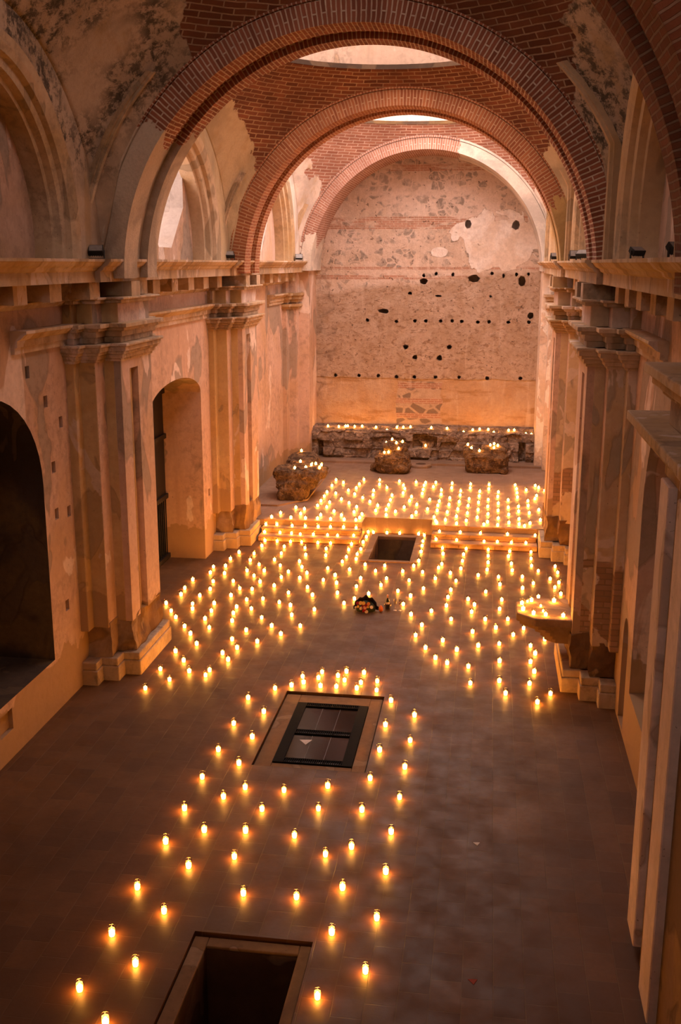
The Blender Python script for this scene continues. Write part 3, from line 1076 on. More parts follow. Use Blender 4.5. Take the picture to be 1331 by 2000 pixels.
kg.b.inputs['Base Color'].default_value = (.9, .9, .9, 1)
mixn = kg.n('MixShader')
tr = kg.n('BsdfTransparent')
gl = kg.n('BsdfGlossy')
gl.inputs['Roughness'].default_value = .08
fr = kg.n('Fresnel')
fr.inputs['IOR'].default_value = 1.5
tr.inputs['Color'].default_value = (.9, .9, .9, 1)
kg.t.links.new(fr.outputs[0], mixn.inputs[0])
kg.t.links.new(tr.outputs[0], mixn.inputs[1])
kg.t.links.new(gl.outputs[0], mixn.inputs[2])
kg.t.links.new(mixn.outputs[0], kg.t.nodes['Material Output'].inputs['Surface'])
M_glass = kg.m
kk = K('flagstone_below_glass')
v = kk.vor(kk.vec(kk.P, scale=(1, 1, 1)), 3.2, 'DISTANCE_TO_EDGE')
nn = kk.noise(kk.P, 5, 6, .65, 1.2, 4)
cc = kk.mix(kk.step(nn, .35, .65), (.55, .46, .41), (.27, .22, .19))  # grey stone, its tone also standing for reflections in the panes
cc = kk.mix(kk.step(v.outputs['Distance'], .02, .04), (.09, .07, .06), cc)
M_flag = kk.done(cc, nn, .02, .5, .5)
bm = bmesh.new()
box(bm, X0 + .02, X1 - .02, Y0 + .02, Y1 - .02, -.16, -.10)
obj('stone_bed', bm, M_flag, t)
pw = (X1 - X0 - .30) / 3
for ya, yb in ((Y0 + .14, YM - .07), (YM + .07, Y1 - .13)):
    for q in range(3):
        xa = X0 + .15 + q * pw
        bm = bmesh.new()
        box(bm, xa + .004, xa + pw - .004, ya + .003, yb - .003, -.045, -.033)
        obj('glass_pane', bm, M_glass, t)
    for q in (1, 2):
        xa = X0 + .15 + q * pw
        bm = bmesh.new()
        box(bm, xa - .006, xa + .006, ya, yb, -.075, -.046)
        obj('glazing_bar', bm, simple('grey_glazing_bar', (.33, .28, .25), .5), t)
M_paper = simple('scrap_paper', (.75, .62, .54), .8)
for (x, y, r, z0), lb, col in (((-.32, 14.12, .10, -.032), 'pale torn paper scrap on a front pane of the glazed pit cover', M_paper),
                               ((2.28, 11.60, .045, .001), 'small pale paper scrap alone on the dark floor at the right', M_paper),
                               ((2.28, 9.05, .05, .001), 'small reddish scrap on the dark floor near the door surround', simple('red_scrap', (.35, .06, .03), .8))):
    bm = bmesh.new()
    prism(bm, [(x - r, y + r * .5), (x + r * .9, y + r * .7), (x + r * .2, y - r)], 'z', z0, z0 + .004)
    tag(obj('paper_scrap', bm, col), lb, 'scrap')


# ------------------------------------------------------------------ rubble ledge, boulders, drain, corbelled slab
def fbm(v, o=5):
    return noise.fractal(v, .9, 2.1, o, noise_basis='PERLIN_ORIGINAL')


def tree_of(o):
    me = o.data
    return BVHTree.FromPolygons([v.co.copy() for v in me.vertices], [list(p.vertices) for p in me.polygons])


bm = bmesh.new()
NXL = 260
path = [(34.62, .40), (34.63, .55), (34.65, .70), (34.66, .85), (34.68, 1.0), (34.70, 1.12), (34.72, 1.26), (34.76, 1.38), (34.83, 1.45), (34.95, 1.49), (35.10, 1.50), (35.25, 1.51), (35.42, 1.52), (35.55, 1.53), (35.66, 1.54)]
# refine the profile
fine_p = []
for a, b in zip(path, path[1:]):
    for q in range(4):
        fine_p.append((a[0] + (b[0] - a[0]) * q / 4, a[1] + (b[1] - a[1]) * q / 4))
fine_p.append(path[-1])
rows = []
for q in range(NXL + 1):
    x = -3.92 + 7.86 * q / NXL
    row = []
    for y, z in fine_p:
        n1 = fbm(Vector((x * 1.3, y * 1.3, z * 2.0)), 6)
        n2 = noise.cell(Vector((x * 2.4 + fbm(Vector((x, y, z))) * .8, 3.1, z * 3.6)))
        f = 1 if z < 1.44 else .35
        yy = y + (n1 * .10 + (n2 - .5) * .10) * f
        zz = z + n1 * .045 * (1 if z > 1.2 else .3)
        if z < 1.47:
            if abs(x - .16) < .42 and .88 < z < 1.30:
                yy += .30
            if abs(x - .16) < .42 and .80 < z <= .88:
                yy += .02
            if abs(x + 3.42) < .10 and z < 1.05:
                yy += .35
            if abs(x - 3.42) < .11 and z < 1.15:
                yy += .35
            if x < -3.55:
                yy -= .05
        else:
            for xn in (-1.27, 1.42, 2.47, 3.60):
                if abs(x - xn) < .17 and y < 35.3:
                    zz -= .10
        if -1.7 < x < -.5 and z < 1.2:
            yy += .06
        row.append(bm.verts.new((x, yy, max(zz, .40))))
    back = [bm.verts.new((x, 35.70, 1.2)), bm.verts.new((x, 35.70, .40))]
    rows.append(row + back)
m = len(rows[0])
for a, b in zip(rows, rows[1:]):
    for q in range(m):
        bm.faces.new((a[q], b[q], b[(q + 1) % m], a[(q + 1) % m]))
bm.faces.new(rows[0])
bm.faces.new(rows[-1][::-1])
ledge = obj('rubble_ledge', bm, M_ledge)
tag(ledge, 'long low ledge of broken rubble masonry along the foot of the back wall', 'ledge', kind='structure')
T_ledge = tree_of(ledge)


def boulder(name, label, parts, seed, mat, amp=.13, freq=1.6):
    """one mass of fallen masonry: a voxel-remeshed union of lumps, broken up by noise"""
    bm = bmesh.new()
    for (cx, cy, cz), (sx, sy, sz), pw in parts:
        b2 = bmesh.new()
        bmesh.ops.create_icosphere(b2, subdivisions=3, radius=1)
        for v in b2.verts:
            c = v.co
            # superellipsoid: blockier with larger pw
            l = (abs(c.x) ** pw + abs(c.y) ** pw + abs(c.z) ** pw) ** (1 / pw)
            v.co = Vector((cx + c.x / l * sx, cy + c.y / l * sy, cz + c.z / l * sz))
        me = bpy.data.meshes.new('tmp')
        b2.to_mesh(me)
        b2.free()
        bm.from_mesh(me)
        bpy.data.meshes.remove(me)
    o = obj(name, bm, mat)
    r = o.modifiers.new('one', 'REMESH')
    r.mode, r.voxel_size = 'VOXEL', .035
    bpy.context.view_layer.update()
    new = bpy.data.meshes.new_from_object(o.evaluated_get(bpy.context.evaluated_depsgraph_get()))
    o.modifiers.clear()
    o.data = new
    nrm = [v.normal.copy() for v in new.vertices]
    for v, nv in zip(new.vertices, nrm):
        c = v.co
        d = fbm(c * freq + Vector((seed, 0, 0)), 6) * amp + (noise.cell(c * 4.2 + Vector((fbm(c * 2), 0, seed))) - .5) * amp * .45 + fbm(c * 9, 3) * amp * .3
        v.co = c + nv * d
        if v.co.z < PZ + .05:
            v.co.z = PZ + .002 if v.co.z < PZ + .002 else v.co.z
    for p in new.polygons:
        p.use_smooth = False
    new.materials.clear()
    new.materials.append(mat)
    tag(o, label, 'boulder')
    return o


rockL = boulder('boulder', 'large undercut block of fallen masonry lying by the left wall, candles on its flat top',
                [((-3.08, 28.60, 1.12), (.72, .58, .22), 4.5), ((-3.14, 28.45, .88), (.58, .52, .16), 4), ((-3.16, 28.28, .64), (.42, .40, .24), 4), ((-2.62, 29.0, 1.12), (.34, .5, .18), 3.5), ((-3.20, 29.95, 1.05), (.46, .75, .36), 4), ((-3.2, 29.9, .62), (.38, .6, .25), 4)], 3, M_rock, .075)
rockM = boulder('boulder', 'upright mound of broken rubble masonry in the middle before the ledge, candles on its front',
                [((-.76, 32.72, .74), (.60, .46, .38), 3.4), ((-.70, 32.85, 1.05), (.38, .40, .36), 3.4), ((-1.33, 32.85, .50), (.16, .2, .13), 3)], 17, M_rock, .075, 2.0)
rockR = boulder('boulder', 'squared block of brick and rubble on the platform at the right before the ledge',
                [((2.25, 33.20, .74), (.70, .38, .34), 7), ((2.50, 33.22, 1.10), (.38, .32, .16), 5), ((1.64, 33.20, 1.06), (.16, .30, .17), 4), ((2.80, 33.0, .52), (.16, .22, .12), 3)], 29, M_rock, .06, 2.2)
TL, TM_, TR = tree_of(rockL), tree_of(rockM), tree_of(rockR)


def drop(tree, x, y, z0=4.0):
    h = tree.ray_cast(Vector((x, y, z0)), Vector((0, 0, -1)))
    return h[0].z if h[0] is not None else None


bm = bmesh.new()
lathe(bm, [(.17, 0), (.17, .10), (.34, .10), (.36, .07), (.36, 0)], (.10, 33.72, PZ), 40, cap=False)
lathe(bm, [(.168, .0), (.168, .02)], (.10, 33.72, PZ), 40, cap=True)
tag(obj('drain_ring', bm, M_plat), 'round raised stone drain ring at the kerb between the two masonry blocks', 'drain')

t = empty('corbelled_slab', (3.75, 17.3, 1.2))
tag(t, 'half-octagonal stone slab jutting from the nearer right pilaster, candles on top', 'slab')
M_pulp = plaster('corbel_stone', (.34, .20, .11), (.26, .14, .07), (.42, .27, .16), .6, None, .6, .4, .25, 55)


def octa(bm, x0, y0, y1, cx, z0, z1):
    pts = [(3.78, y0), (x0 + cx, y0), (x0, y0 + cx * .9), (x0, y1 - cx * .9), (x0 + cx, y1), (3.78, y1)]
    prism(bm, [(p[0] - 3.75, p[1] - 17.3) for p in pts], 'z', z0 - 1.2, z1 - 1.2)


bm = bmesh.new()
octa(bm, 2.84, 16.70, 17.86, .30, 1.06, 1.20)
o = obj('slab', bm, M_pulp, t)
bv = o.modifiers.new('worn', 'BEVEL')
bv.width, bv.segments = .02, 2
bm = bmesh.new()
octa(bm, 2.90, 16.76, 17.82, .30, .99, 1.06)
octa(bm, 3.05, 16.82, 17.78, .28, .92, .99)
octa(bm, 3.17, 16.86, 17.74, .24, .85, .92)
octa(bm, 3.26, 16.90, 17.70, .20, .78, .85)
octa(bm, 3.33, 16.94, 17.66, .18, .70, .78)
o = obj('corbel_moulding', bm, M_pulp, t)

# ------------------------------------------------------------------ candles
kw = K('self_lit_wax')
em = kw.n('Emission')
em.inputs['Color'].default_value = (1.0, .42, .06, 1)
em.inputs['Strength'].default_value = CANDLE  # wax itself emits, standing in for flame light glowing through it
kw.t.links.new(em.outputs[0], kw.t.nodes['Material Output'].inputs['Surface'])
M_wax = kw.m
kf = K('candle_flame')
em = kf.n('Emission')
em.inputs['Color'].default_value = (1.0, .62, .20, 1)
em.inputs['Strength'].default_value = 40
kf.t.links.new(em.outputs[0], kf.t.nodes['Material Output'].inputs['Surface'])
M_flame = kf.m
M_flame.cycles.emission_sampling = 'NONE'
kc = K('votive_glass')
mx = kc.n('MixShader')
tr = kc.n('BsdfTransparent')
tr.inputs['Color'].default_value = (.93, .88, .82, 1)
gl = kc.n('BsdfGlossy')
gl.inputs['Roughness'].default_value = .05
lw = kc.n('LayerWeight')
lw.inputs['Blend'].default_value = .25
kc.t.links.new(lw.outputs['Facing'], mx.inputs[0])
kc.t.links.new(tr.outputs[0], mx.inputs[1])
kc.t.links.new(gl.outputs[0], mx.inputs[2])
kc.t.links.new(mx.outputs[0], kc.t.nodes['Material Output'].inputs['Surface'])
M_cup = kc.m


def glass_bm(bm, c=(0, 0, 0), mi=0, seg=20, s=1.0):
    P = [(.030, .0), (.033, .006), (.036, .05), (.042, .118), (.043, .122), (.0405, .122), (.034, .05), (.031, .010), (.0, .010)]
    lathe(bm, [(r * s, z * s) for r, z in P], c, seg, mi)


def wax_bm(bm, c=(0, 0, 0), mi=0, seg=10, s=1.0, h=.068):
    lathe(bm, [(.030 * s, .012 * s), (.0325 * s, .04 * s), (.0335 * s, h * s)], c, seg, mi)


def flame_bm(bm, c=(0, 0, 0), mi=0, seg=8, s=1.0, z0=.068):
    lathe(bm, [(.0, z0 * s + .001), (.007 * s, (z0 + .008) * s), (.008 * s, (z0 + .015) * s), (.005 * s, (z0 + .025) * s), (.0, (z0 + .036) * s)], c, seg, mi)


protos = {}


def proto_meshes():
    out = {}
    for nm, fn, m in (('glass_cup', glass_bm, M_cup), ('wax', wax_bm, M_wax), ('flame', flame_bm, M_flame)):
        bm = bmesh.new()
        fn(bm)
        bmesh.ops.recalc_face_normals(bm, faces=bm.faces[:])
        for f in bm.faces:
            f.smooth = nm != 'wax'
        me = bpy.data.meshes.new(nm)
        bm.to_mesh(me)
        bm.free()
        me.materials.append(m)
        out[nm] = me
    bm = bmesh.new()
    glass_bm(bm, mi=0, seg=10)
    wax_bm(bm, mi=1, seg=8)
    flame_bm(bm, mi=2, seg=6)
    bmesh.ops.recalc_face_normals(bm, faces=bm.faces[:])
    me = bpy.data.meshes.new('votive_candle')
    bm.to_mesh(me)
    bm.free()
    for m in (M_cup, M_wax, M_flame):
        me.materials.append(m)
    out['all'] = me
    return out


PM = proto_meshes()
first = empty('votive_candle')
first_parts = []
for nm in ('glass_cup', 'wax', 'flame'):
    p = bpy.data.objects.new(nm, PM[nm])
    C.objects.link(p)
    p.parent = first
    first_parts.append(p)
far_first = bpy.data.objects.new('votive_candle', PM['all'])
C.objects.link(far_first)
used = {'near': False, 'far': False}
rngc = random.Random(5)


def candle(x, y, z, label, group, near=False, s=1.0):
    if near:
        if not used['near']:
            o = first
            used['near'] = True
        else:
            o = first.copy()
            C.objects.link(o)
            for p in first_parts:
                q = p.copy()
                q.parent = o
                C.objects.link(q)
    else:
        if not used['far']:
            o = far_first
            used['far'] = True
        else:
            o = far_first.copy()
            C.objects.link(o)
    o.location = (x, y, z)
    o.rotation_euler = (0, 0, rngc.uniform(0, 6.28))
    k = s * rngc.uniform(.88, 1.0)
    o.scale = (k, k, k)
    return tag(o, label, 'candle', group)


ORD = ['first', 'second', 'third', 'fourth', 'fifth', 'sixth', 'seventh', 'eighth', 'ninth', 'tenth', 'eleventh', 'twelfth', 'thirteenth', 'fourteenth', 'fifteenth', 'sixteenth', 'seventeenth', 'eighteenth', 'nineteenth', 'twentieth']
FLOOR_CANDLES = [(-1.14,7.93),(-1.56,8.34),(0.78,8.57),(-1.14,8.78),(1.20,9.01),(-1.55,9.21),(0.77,9.57),(-1.12,9.67),(1.22,9.89),(-1.56,10.06),(-0.33,10.12),(0.28,10.14),(0.77,10.39),(-1.10,10.56),(1.23,10.78),(-0.61,10.83),(-1.53,11.03),(0.47,11.04),(0.76,11.25),(-1.13,11.36),(0.02,11.40),(-0.61,11.42),(1.21,11.66),(-1.53,11.84),(-0.52,11.97),(0.21,12.09),(0.78,12.14),(-1.10,12.21),(-0.87,12.50),(-0.33,12.50),(1.24,12.54),(-1.53,12.70),(0.24,12.70),(0.79,13.00),(-1.12,13.17),(1.24,13.40),(-1.52,13.54),(0.83,13.87),(-1.12,14.02),(1.25,14.25),(-1.51,14.44),(0.83,14.73),(-1.14,14.93),(1.25,15.15),(-1.51,15.42),(-3.31,15.55),(0.83,15.65),(-1.15,15.87),(3.20,15.94),(-3.02,15.97),(-0.90,16.03),(0.55,16.04),(0.21,16.07),(-0.41,16.08),(-0.14,16.09),(-0.72,16.19),(2.69,16.22),(-2.46,16.25),(3.43,16.32),(0.25,16.32),(-2.79,16.38),(-0.04,16.38),(-3.32,16.40),(-0.50,16.42),(0.52,16.42),(-0.78,16.43),(-2.45,16.48),(-0.18,16.56),(2.10,16.57),(-0.48,16.69),(3.10,16.70),(2.59,16.74),(0.25,16.76),(-0.06,16.77),(-3.03,16.85),(-2.25,17.01),(3.20,17.25),(-3.31,17.27),(-2.43,17.31),(2.05,17.32),(1.67,17.43),(-2.23,17.61),(1.45,17.64),(2.60,17.66),(-3.03,17.70),(3.15,17.70),(-1.93,17.98),(-2.43,18.03),(1.82,18.11),(1.24,18.12),(3.25,18.13),(-3.30,18.21),(2.21,18.38),(-1.57,18.45),(3.18,18.52),(2.60,18.54),(-2.28,18.56),(1.54,18.56),(-3.03,18.59),(-3.53,18.59),(1.01,18.76),(-1.84,18.87),(3.46,18.91),(-1.28,18.95),(-2.68,19.04),(2.87,19.07),(-3.25,19.08),(-3.86,19.09),(2.09,19.12),(-2.14,19.32),(1.09,19.36),(2.54,19.41),(-4.07,19.45),(3.08,19.47),(-2.77,19.50),(-1.57,19.57),(-3.25,19.57),(-3.67,19.64),(1.65,19.79),(-2.47,19.83),(2.33,19.88),(-2.80,19.90),(-4.32,19.91),(-3.76,19.95),(0.83,19.95),(2.78,19.96),(-1.17,19.97),(-3.32,20.05),(-1.71,20.16),(1.23,20.22),(2.05,20.30),(-1.98,20.32),(-2.70,20.39),(-0.62,20.46),(-2.37,20.50),(-3.76,20.51),(-4.18,20.52),(2.62,20.56),(0.62,20.58),(-3.10,20.62),(1.52,20.62),(2.10,20.77),(-0.44,20.78),(-1.37,20.91),(-4.23,20.97),(-1.91,20.98),(-3.66,20.98),(1.96,21.11),(-2.75,21.12),(-0.86,21.13),(-3.03,21.13),(0.73,21.15),(-0.18,21.17),(1.53,21.18),(2.67,21.18),(-2.32,21.43),(-1.57,21.43),(0.43,21.46),(3.45,21.50),(-3.74,21.54),(-4.23,21.60),(-3.30,21.63),(-0.51,21.65),(-2.69,21.66),(2.33,21.69),(1.57,21.70),(0.97,21.71),(3.94,21.77),(0.02,21.82),(-0.98,21.83),(-1.31,22.01),(3.13,22.06),(-1.86,22.07),(-2.29,22.08),(-2.93,22.10),(-3.64,22.17),(-3.98,22.18),(3.84,22.23),(-0.49,22.26),(2.64,22.26),(0.61,22.27),(0.09,22.34),(1.66,22.39),(-1.10,22.41),(-3.18,22.47),(3.38,22.47),(-1.77,22.49),(1.19,22.50),(-2.78,22.51),(-2.21,22.52),(3.95,22.60),(-4.03,22.65),(-3.77,22.77),(2.61,22.84),(3.77,22.85),(-0.22,22.89),(2.15,22.89),(-0.83,22.90),(-1.35,22.93),(3.15,22.93),(-1.97,22.95),(0.41,22.95),(0.87,22.96),(1.51,22.97),(-3.01,23.00),(-2.50,23.00),(-3.30,23.32),(-0.05,23.35),(1.22,23.36),(1.74,23.36),(-3.80,23.37),(-0.52,23.37),(2.35,23.37),(3.97,23.39),(-2.11,23.40),(2.93,23.40),(0.63,23.42),(-2.73,23.45),(3.53,23.45),(-1.09,23.53),(1.28,23.68),(-0.79,23.80),(3.39,23.85),(0.72,23.87),(3.94,23.88),(-3.34,23.91),(-1.05,23.95),(-3.73,23.96),(2.92,23.96),(2.37,23.97),(-2.06,23.98),(-1.57,24.02),(-2.68,24.03),(1.76,24.03),(-0.82,24.23),(3.40,24.47),(1.27,24.56),(2.37,24.56),(2.86,24.59),(-1.65,24.60),(-1.08,24.60),(1.77,24.60),(-2.19,24.61),(-3.30,24.63),(-2.73,24.65),(0.72,24.69),(-0.79,24.70),(2.90,25.06),(3.42,25.06),(1.23,25.11),(1.82,25.14),(2.37,25.14),(-2.37,25.22),(-1.62,25.22),(-1.08,25.23),(-3.01,25.24),(-2.66,25.24),(-1.95,25.24),(0.71,25.25),(-3.33,25.27),(-0.81,25.36),(0.70,25.70),(-0.79,25.90),(0.70,26.29),(-0.80,26.51),(0.54,26.57),(0.04,26.61),(-0.30,26.62),(-0.72,26.71)]
UPPER_TREAD_CANDLES = [(-3.43,25.73),(-3.14,25.75),(-2.72,25.68),(-2.37,25.68),(-2.03,25.67),(-1.71,25.70),(-1.37,25.73),(-1.04,25.73),(1.12,25.67),(1.65,25.65),(2.16,25.65),(2.84,25.64),(3.53,25.64)]
LOWER_TREAD_CANDLES = [(-3.41,25.46),(-3.00,25.46),(-2.69,25.43),(-2.45,25.38),(-2.11,25.40),(-1.74,25.40),(-1.48,25.40),(-1.07,25.46),(1.05,25.40),(1.57,25.41),(2.26,25.37),(2.59,25.39),(2.94,25.37),(3.30,25.38)]
PLATFORM_CANDLES = [(3.27,25.99),(2.24,25.99),(2.59,25.99),(-2.42,25.99),(-1.75,25.99),(1.03,25.99),(1.54,25.99),(-1.39,25.99),(-2.10,25.99),(-1.08,25.99),(-3.33,25.99),(-2.81,25.99),(3.14,26.15),(0.99,26.19),(-1.01,26.23),(2.88,26.28),(2.33,26.29),(3.42,26.30),(1.24,26.33),(1.78,26.34),(-2.08,26.40),(-2.63,26.44),(-3.18,26.45),(-1.53,26.46),(0.93,26.58),(0.34,26.60),(-1.00,26.64),(-0.35,26.65),(3.70,26.69),(3.15,26.72),(2.61,26.73),(2.06,26.74),(1.51,26.77),(-1.24,26.85),(-1.79,26.86),(-2.63,27.01),(0.42,27.05),(-0.14,27.07),(-0.68,27.10),(-2.89,27.14),(2.34,27.16),(2.89,27.18),(1.79,27.19),(1.25,27.21),(-0.41,27.27),(-2.06,27.32),(0.97,27.37),(3.44,27.45),(-2.34,27.46),(-1.25,27.46),(0.70,27.49),(3.16,27.60),(0.05,27.61),(1.52,27.61),(2.07,27.61),(2.61,27.61),(-0.69,27.71),(-0.40,27.83),(3.71,27.85),(-1.52,27.90),(-2.07,27.91),(0.96,27.97),(0.37,27.99),(2.89,28.03),(-2.34,28.05),(1.79,28.06),(2.33,28.06),(1.26,28.11),(-0.96,28.15),(3.17,28.18),(3.44,28.32),(-1.80,28.35),(0.14,28.41),(-0.41,28.45),(2.62,28.50),(0.97,28.51),(1.53,28.51),(2.07,28.51),(-1.22,28.61),(0.69,28.65),(-2.34,28.65),(2.34,28.90),(3.45,28.91),(1.80,28.92),(3.99,28.92),(2.90,28.94),(1.25,28.95),(0.15,28.97),(-0.97,29.03),(-0.42,29.06),(-1.51,29.06),(-2.07,29.08),(-2.35,29.22),(3.66,29.23),(2.08,29.35),(2.61,29.36),(3.17,29.37),(0.98,29.39),(1.53,29.39),(0.43,29.42),(-0.13,29.43),(4.00,29.49),(-1.76,29.54),(-1.02,29.63),(3.72,29.63),(-1.57,29.90),(3.17,29.94),(1.53,29.95),(2.63,29.96),(2.09,29.97),(0.42,29.98),(0.96,29.99),(-0.13,30.02),(-0.67,30.09),(-2.34,30.13),(1.25,30.34),(2.35,30.35),(3.45,30.37),(3.99,30.38),(1.80,30.39),(0.70,30.41),(-1.55,30.47),(-0.21,30.49),(3.17,30.49),(-0.94,30.53),(0.41,30.56),(-2.06,30.61),(3.83,30.79),(-2.34,30.97),(1.80,30.97),(2.36,30.98),(0.43,30.99),(0.14,31.01),(1.24,31.01),(3.14,31.02),(3.74,31.04),(0.74,31.05),(-0.38,31.07),(-1.49,31.14),(-1.00,31.15)]
PULPIT_CANDLES = [(2.94,17.39),(2.95,17.08),(3.11,17.59),(3.12,16.89),(3.32,16.85),(3.50,17.61),(3.61,16.84)]
PULPIT_STUBS = [(3.04,17.55),(3.26,17.33),(3.29,17.06)]
LEDGE_CANDLES = [(-3.21,34.95),(-2.83,34.95),(-2.60,34.95),(-2.52,34.95),(-2.28,34.95),(-2.02,34.95),(-1.54,34.95),(-1.16,34.95),(-0.82,34.95),(-0.61,35.07),(-0.37,35.15),(0.35,35.02),(0.89,34.95),(1.45,34.95),(1.76,34.95),(1.99,34.95),(2.28,34.95),(2.47,34.95),(2.96,34.95),(3.15,34.95),(3.54,34.95),(3.72,34.95)]


FLOOR_CANDLES = [(x, min(y, 26.40) if abs(x) < .9 else min(y, 25.13)) for x, y in FLOOR_CANDLES]
for i_ in range(len(FLOOR_CANDLES)):
    for j_ in range(i_):
        a_, b_ = FLOOR_CANDLES[i_], FLOOR_CANDLES[j_]
        if math.hypot(a_[0] - b_[0], a_[1] - b_[1]) < .1:
            FLOOR_CANDLES[i_] = (a_[0] + (.06 if a_[0] >= b_[0] else -.06), a_[1])
# floor candles fall into strips across the nave; in each strip they are told apart from left to right
STRIPS = [
    (-9, 99, 0.0, 9.6, 'round the open pit nearest the viewer'),
    (-9, 99, 9.6, 10.9, 'just beyond the nearest open pit'),
    (-9, 99, 10.9, 12.0, 'halfway between nearest pit and glazed pit'),
    (-9, 99, 12.0, 13.1, 'just in front of the glazed pit'),
    (-1.6, -.95, 13.1, 15.6, 'along the left kerb of the glazed pit'),
    (.70, 1.4, 13.1, 15.6, 'along the right kerb of the glazed pit'),
    (-1.2, .9, 15.6, 17.2, 'clustered behind the glazed pit'),
    (-9, -1.2, 15.0, 16.7, 'front of patch by the nearer left pilaster'),
    (-9, -1.2, 16.7, 18.0, 'middle of patch by the nearer left pilaster'),
    (.9, 9, 15.0, 17.5, 'in the nearest row before the right pilaster'),
    (.9, 9, 17.5, 18.45, 'on the right before the corbelled slab'),
    (-9, -1.2, 18.0, 18.9, 'on the left just past the nearer pilaster'),
    (.9, 9, 18.45, 19.2, 'on the right under the corbelled slab'),
    (-9, -.6, 18.9, 19.75, 'at left level with the doorway near side'),
    (-.6, 9, 19.2, 20.25, 'on the right level with the glasses'),
    (-9, -.6, 19.75, 20.35, 'on the left level with the bouquet'),
    (-9, -.5, 20.35, 20.85, 'on the left a step behind the bouquet'),
    (-.5, 9, 20.25, 21.0, 'on the right a step behind the bottle'),
    (-9, -.5, 20.85, 21.35, 'at left level with the doorway middle'),
    (-.5, 9, 21.0, 21.6, 'in the row behind the bouquet and bottle'),
    (-9, -.5, 21.35, 21.9, 'on the left two steps behind the bouquet'),
    (-.5, 9, 21.6, 22.2, 'on the right two steps behind the bottle'),
    (-9, -.5, 21.9, 22.45, 'at left halfway from bouquet to steps'),
    (-.5, 9, 22.2, 22.62, 'on the right halfway from bottle to steps'),
    (-9, -.9, 22.45, 22.92, 'at left level with the far doorway jamb'),
    (-.9, 9, 22.62, 22.99, 'in row before near edge of far pit'),
    (-9, -1.2, 22.92, 23.7, 'on the left beside the farther pilaster'),
    (-1.2, 1.0, 22.99, 23.75, 'along the near edge of the far pit'),
    (1.0, 9, 22.99, 23.6, 'at right level with near edge of far pit'),
    (-1.2, -.7, 23.75, 26.45, 'along the left side of the far pit'),
    (-.7, .60, 25.0, 26.45, 'behind the far pit under the platform edge'),
    (.60, .9, 23.75, 26.45, 'along the right side of the far pit'),
    (-9, -1.2, 23.7, 24.3, 'two rows before the left steps'),
    (.9, 9, 23.6, 24.1, 'two rows before the right steps'),
    (-9, -1.2, 24.3, 24.95, 'one row before the left steps'),
    (.9, 9, 24.1, 24.9, 'one row before the right steps'),
    (-9, -.9, 24.95, 26, 'against the foot of the left steps'),
    (.9, 9, 24.9, 26, 'against the foot of the right steps'),
]
buckets = {}
for c in FLOOR_CANDLES:
    for i, (xa, xb, ya, yb, _) in enumerate(STRIPS):
        if xa <= c[0] < xb and ya <= c[1] < yb:
            buckets.setdefault(i, []).append(c)
            break
    else:
        buckets.setdefault(99, []).append(c)
for i, L in buckets.items():
    where = STRIPS[i][4] if i < 99 else 'on the open floor'
    along_y = where.startswith('along the left') or where.startswith('along the right')
    L.sort(key=(lambda p: p[1]) if along_y else (lambda p: p[0]))
    for q, (x, y) in enumerate(L):
        lb = 'lit votive, %s %s, %s' % (ORD[min(q, 19)], 'from the front' if along_y else 'from left', where)
        candle(x, y, 0.0, lb, 'votive candles on the nave floor', near=y < 16.9)
for data, z, nm in ((LOWER_TREAD_CANDLES, .142, 'lower'), (UPPER_TREAD_CANDLES, .282, 'upper')):
    for side, L in (('left', [c for c in data if c[0] < 0]), ('right', [c for c in data if c[0] > 0])):
        for q, (x, y) in enumerate(sorted(L)):
            candle(x, y, z, 'lit votive candle, %s from left on the %s tread of the %s steps' % (ORD[q], nm, side), 'votive candles on the steps')
for q, (x, y) in enumerate(sorted(PULPIT_CANDLES)):
    candle(x, y, 1.202, 'lit votive candle, %s from left on the corbelled slab of the right pilaster' % ORD[q], 'votive candles on the corbelled slab', True)
for q, (x, y) in enumerate(sorted(PULPIT_STUBS)):
    candle(x, y, 1.202, 'small low votive, %s from left of three small ones on corbelled slab' % ORD[q], 'votive candles on the corbelled slab', True, .6)

# the many farther, smaller candles on the platform, the ledge and the fallen masonry
far = [(x, y, PZ + .002) for x, y in PLATFORM_CANDLES]
far = [(x, y, z + (.05 if (x < -2.8 and y > 27.4) else 0)) for x, y, z in far]
for x, y in LEDGE_CANDLES:
    far.append((x, y, (drop(T_ledge, x, y) or 1.45) - .004))
far.append((.18, 34.84, .90))
for tree, L in ((TL, ((-3.3, 30.3), (-3.15, 29.3), (-2.66, 29.1), (-2.47, 28.95), (-2.48, 28.65), (-2.85, 28.5), (-3.15, 28.4), (-2.74, 28.8))),
                (TM_, ((-.98, 32.95), (-.79, 32.9), (-.46, 33.0), (-1.0, 32.5), (-.62, 32.55), (-.54, 32.48), (-.86, 32.45))),
                (TR, ((1.64, 33.2), (1.76, 33.05), (2.02, 33.1), (2.36, 33.2), (2.48, 33.4), (2.60, 33.2), (2.48, 33.05)))):
    for x, y in L:
        z = drop(tree, x, y)
        if z:
            far.append((x, y, z - .004))
bm = bmesh.new()
for x, y, z in far:
    glass_bm(bm, (x, y, z), 0, 8)
    wax_bm(bm, (x, y, z), 1, 7)
    flame_bm(bm, (x, y, z), 2, 5)
o = obj('votive_candles', bm, (M_cup, M_wax, M_flame))
tag(o, 'all the small far candles on the platform, the ledge and the fallen masonry', 'candles', kind='stuff')

